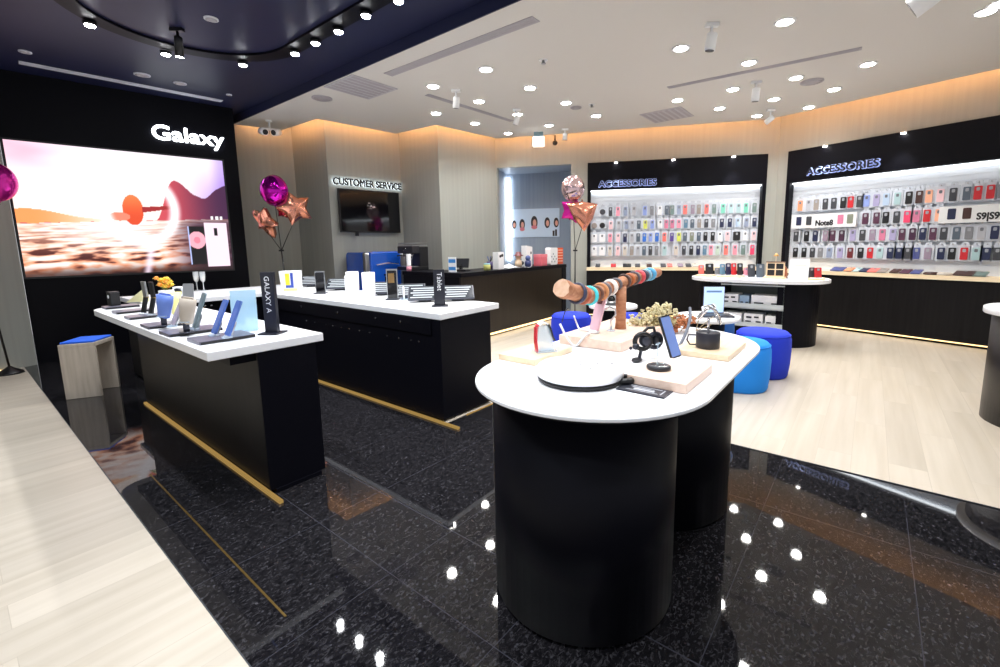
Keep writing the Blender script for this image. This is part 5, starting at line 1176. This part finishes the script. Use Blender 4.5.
# grilles, vents, detectors
def slotv(p0, p1, z, w, m, label):
    a, b = at(*p0, z), at(*p1, z); d = b-a
    t = thing('air_slot', label, 'air vent', ((a+b)/2).to_tuple()[:2]+(z,), math.atan2(d.y, d.x), None); L_ = d.length
    obj('frame', MB().box(-L_/2, L_/2, -w/2, w/2, -.006, 0), m, t); mb = MB()
    for k in (-1, 0, 1): mb.box(-L_/2+.02, L_/2-.02, k*w*.27-w*.08, k*w*.27+w*.08, -.008, -.006)
    obj('blades', mb, m, t)
slotv((18.5, 62), (222, 101), ZD, .10, M_lightslot, 'long pale air slot in the dark ceiling above the screen')
slotv((388, 74.5), (536, 18.5), ZC, .10, M_slot, 'long grey air slot beside the dark ceiling edge')
slotv((427, 94.5), (512, 121), ZC, .07, M_slot, 'thin grey air slot above the service counter')
slotv((668, 87.5), (862, 48), ZC, .07, M_slot, 'thin grey air slot above the pale wood floor')
def grille(px, py, s, label):
    p = at(px, py, ZC); t = thing('air_grille', label, 'air vent', (p.x, p.y, ZC), GROT)
    obj('frame', MB().box(-s, s, -s, s, -.008, 0), M_greymetal, t); mb = MB()
    for k in range(7): mb.box(-s*.9, s*.9, -s*.9+k*s*.28, -s*.9+k*s*.28+s*.14, -.011, -.008)
    obj('blades', mb, M_slot, t)
grille(361, 87.5, .27, 'square air grille near the dark ceiling edge'); grille(667, 115, .27, 'square air grille before the back wall display')
def rnd_fit(px, py, r, z, m, label, name='ceiling_speaker', cat='speaker'):
    p = at(px, py, z); t = thing(name, label, cat, (p.x, p.y, z), 0); obj('rim', MB().lathe([(r, .001), (r, -.008), (r*.85, -.011)], 28), m, t); obj('grille', MB().lathe([(r*.82, -.0112), (r*.5, -.013)], 24), M_slot, t)
rnd_fit(322, 98, .11, ZC, M_slot, 'round ceiling speaker left of the square grille by the dark ceiling'); rnd_fit(812, 81.5, .11, ZC, M_slot, 'round ceiling speaker above the oval table'); rnd_fit(576, 107.5, .07, ZC, M_slot, 'small round ceiling speaker between downlights before the bar')
rnd_fit(211, 18.5, .05, ZD-.0, M_whitematte, 'white smoke detector on the dark ceiling', 'smoke_detector', 'smoke detector')
rnd_fit(142, 74.5, .07, ZD, M_lightslot, 'pale round ceiling speaker above the screen, left one'); rnd_fit(180, 83, .06, ZD, M_lightslot, 'pale round ceiling speaker above the screen, right one'); rnd_fit(25, 51.5, .045, ZD, M_lightslot, 'small pale disc on the dark ceiling near the left end of the air slot', 'sensor', 'sensor'); rnd_fit(229, 94.5, .03, ZD, M_lightslot, 'tiny pale disc on the dark ceiling at the right end of the air slot', 'sensor', 'sensor')
def sprinkler(px, py, label):
    p = at(px, py, ZC); t = thing('sprinkler', label, 'sprinkler', (p.x, p.y, ZC), 0); obj('plate', MB().lathe([(.04, .001), (.04, -.004)], 20), M_whitematte, t); obj('head', MB().lathe([(.012, -.004), (.012, -.03), (.024, -.032), (.02, -.036)], 14), M_steel, t)
sprinkler(543.5, 60, 'small ceiling sprinkler nearest the dark ceiling edge'); sprinkler(592, 104.5, 'small ceiling sprinkler above the bar end')
def spot(px, py, label, h=.16, r=.045, z=ZC, dirn=None, m=None, drop=.12):
    q = at(px, py, z-drop-.06); t = thing('ceiling_spot', label, 'spotlight', (q.x, q.y, z), 0); m = m or M_whitematte
    obj('mount', MB().box(-.05, .05, -.02, .02, -.025, 0), m, t); obj('stem', MB().lathe([(.01, -drop), (.01, -.025)], 10), m, t)
    tilt = dirn or (.5, .3)
    R_ = Matrix.Translation((0, 0, -drop)) @ Matrix.Rotation(tilt[0], 4, 'X') @ Matrix.Rotation(tilt[1], 4, 'Y')
    obj('barrel', MB().lathe([(r, -h*.6), (r, h*.3), (r*.85, h*.36)], 24).xf(R_), m, t); obj('lens', MB().lathe([(r*.85, -h*.6-.002), (r*.85, -h*.6)], 20).xf(R_), M_jet if m is M_whitematte else M_lampspot, t)
spot(456.5, 107, 'white barrel ceiling spot above the corner counter', .12, .036, dirn=(.15, .1)); spot(517, 124, 'white barrel ceiling spot left of the hanging exit sign', .12, .034, dirn=(.2, .3)); spot(711, 48, 'white barrel ceiling spot nearest the large downlight over the pale floor', .13, .04, dirn=(.1, .1)); spot(755.5, 99, 'white barrel ceiling spot below the thin air slot on the right', .14, .04, dirn=(.1, 0)); spot(770, 124, 'white tilted ceiling spot at the pillar between the two displays', .11, .034, dirn=(.9, .6)); spot(932, 3, 'big pale ceiling spot cut by the top edge of view', .2, .07, dirn=(.9, .6), drop=.1); spot(565, 140, 'small pale ceiling camera right of the exit sign', .1, .035, dirn=(.2, 0), drop=.1)
spot(179.5, 52, 'black barrel spot beside the curved track on the dark ceiling', .16, .03, ZD, (.1, .1), M_jet, .12)
p = at(270, 133, ZC-.16); t = thing('security_camera', 'twin white security cameras hanging from the ceiling at the grey corner', 'camera', (p.x, p.y, ZC), .4)
obj('mount', MB().lathe([(.04, 0), (.04, -.02)], 16), M_whitematte, t); obj('stem', MB().lathe([(.012, -.1), (.012, -.02)], 10), M_whitematte, t)
for s in (-1, 1):
    R_ = Matrix.Translation((.075*s, -.02, -.15)) @ Matrix.Rotation(1.9, 4, 'X') @ Matrix.Rotation(-.5*s, 4, 'Y')
    q = obj('camera_head', MB().lathe([(.045, -.06), (.045, .06)], 20).xf(R_), M_whitematte, t); obj('lens', MB().lathe([(.035, .0601), (.032, .066)], 20).xf(R_), M_jet, q)
obj('crossbar', MB().box(-.08, .08, -.012, .012, -.125, -.1), M_whitematte, t)
p = at(590, 143, ZC-.1) if False else at(555, 143.5, ZC-.12); t = thing('ceiling_camera', 'small dark dome camera hanging right of the exit sign', 'camera', (p.x, p.y, ZC), 0)
obj('stem', MB().lathe([(.012, -.08), (.015, 0)], 10), M_dark, t); obj('dome', MB().ball((0, 0, -.11), .04), M_jet, t)
p = at(538.5, 141, ZC-.13); t = thing('exit_sign', 'small lit white box sign hanging from the ceiling', 'sign', (p.x, p.y, ZC), -.1)
obj('box', MB().box(-.085, .085, -.03, .03, -.21, -.07), mat('lit sign box', (1, 1, 1, 1), .5, emit=(1, 1, .97, 1), es=1.6), t); obj('hanger', MB().box(-.07, .07, -.02, .02, -.07, -.0), plain('sign hanger', 120, 150, 160), t)
# ------------------------------------------------------------------ light from the mall outside and exposure
w = bpy.data.worlds.new('mall'); w.use_nodes = True; bg = w.node_tree.nodes['Background']; bg.inputs['Color'].default_value = (.93, .95, 1, 1); bg.inputs['Strength'].default_value = .55; SC.world = w
vs = SC.view_settings; vs.view_transform = 'Standard'; vs.look = 'None'; vs.gamma = 1; vs.use_curve_mapping = False; vs.exposure = 0.55
SC.cycles.max_bounces = 8; SC.cycles.diffuse_bounces = 4; SC.cycles.glossy_bounces = 4; SC.cycles.transparent_max_bounces = 12; SC.cycles.sample_clamp_indirect = 6; SC.cycles.caustics_reflective = False; SC.cycles.caustics_refractive = False; SC.cycles.use_denoising = True
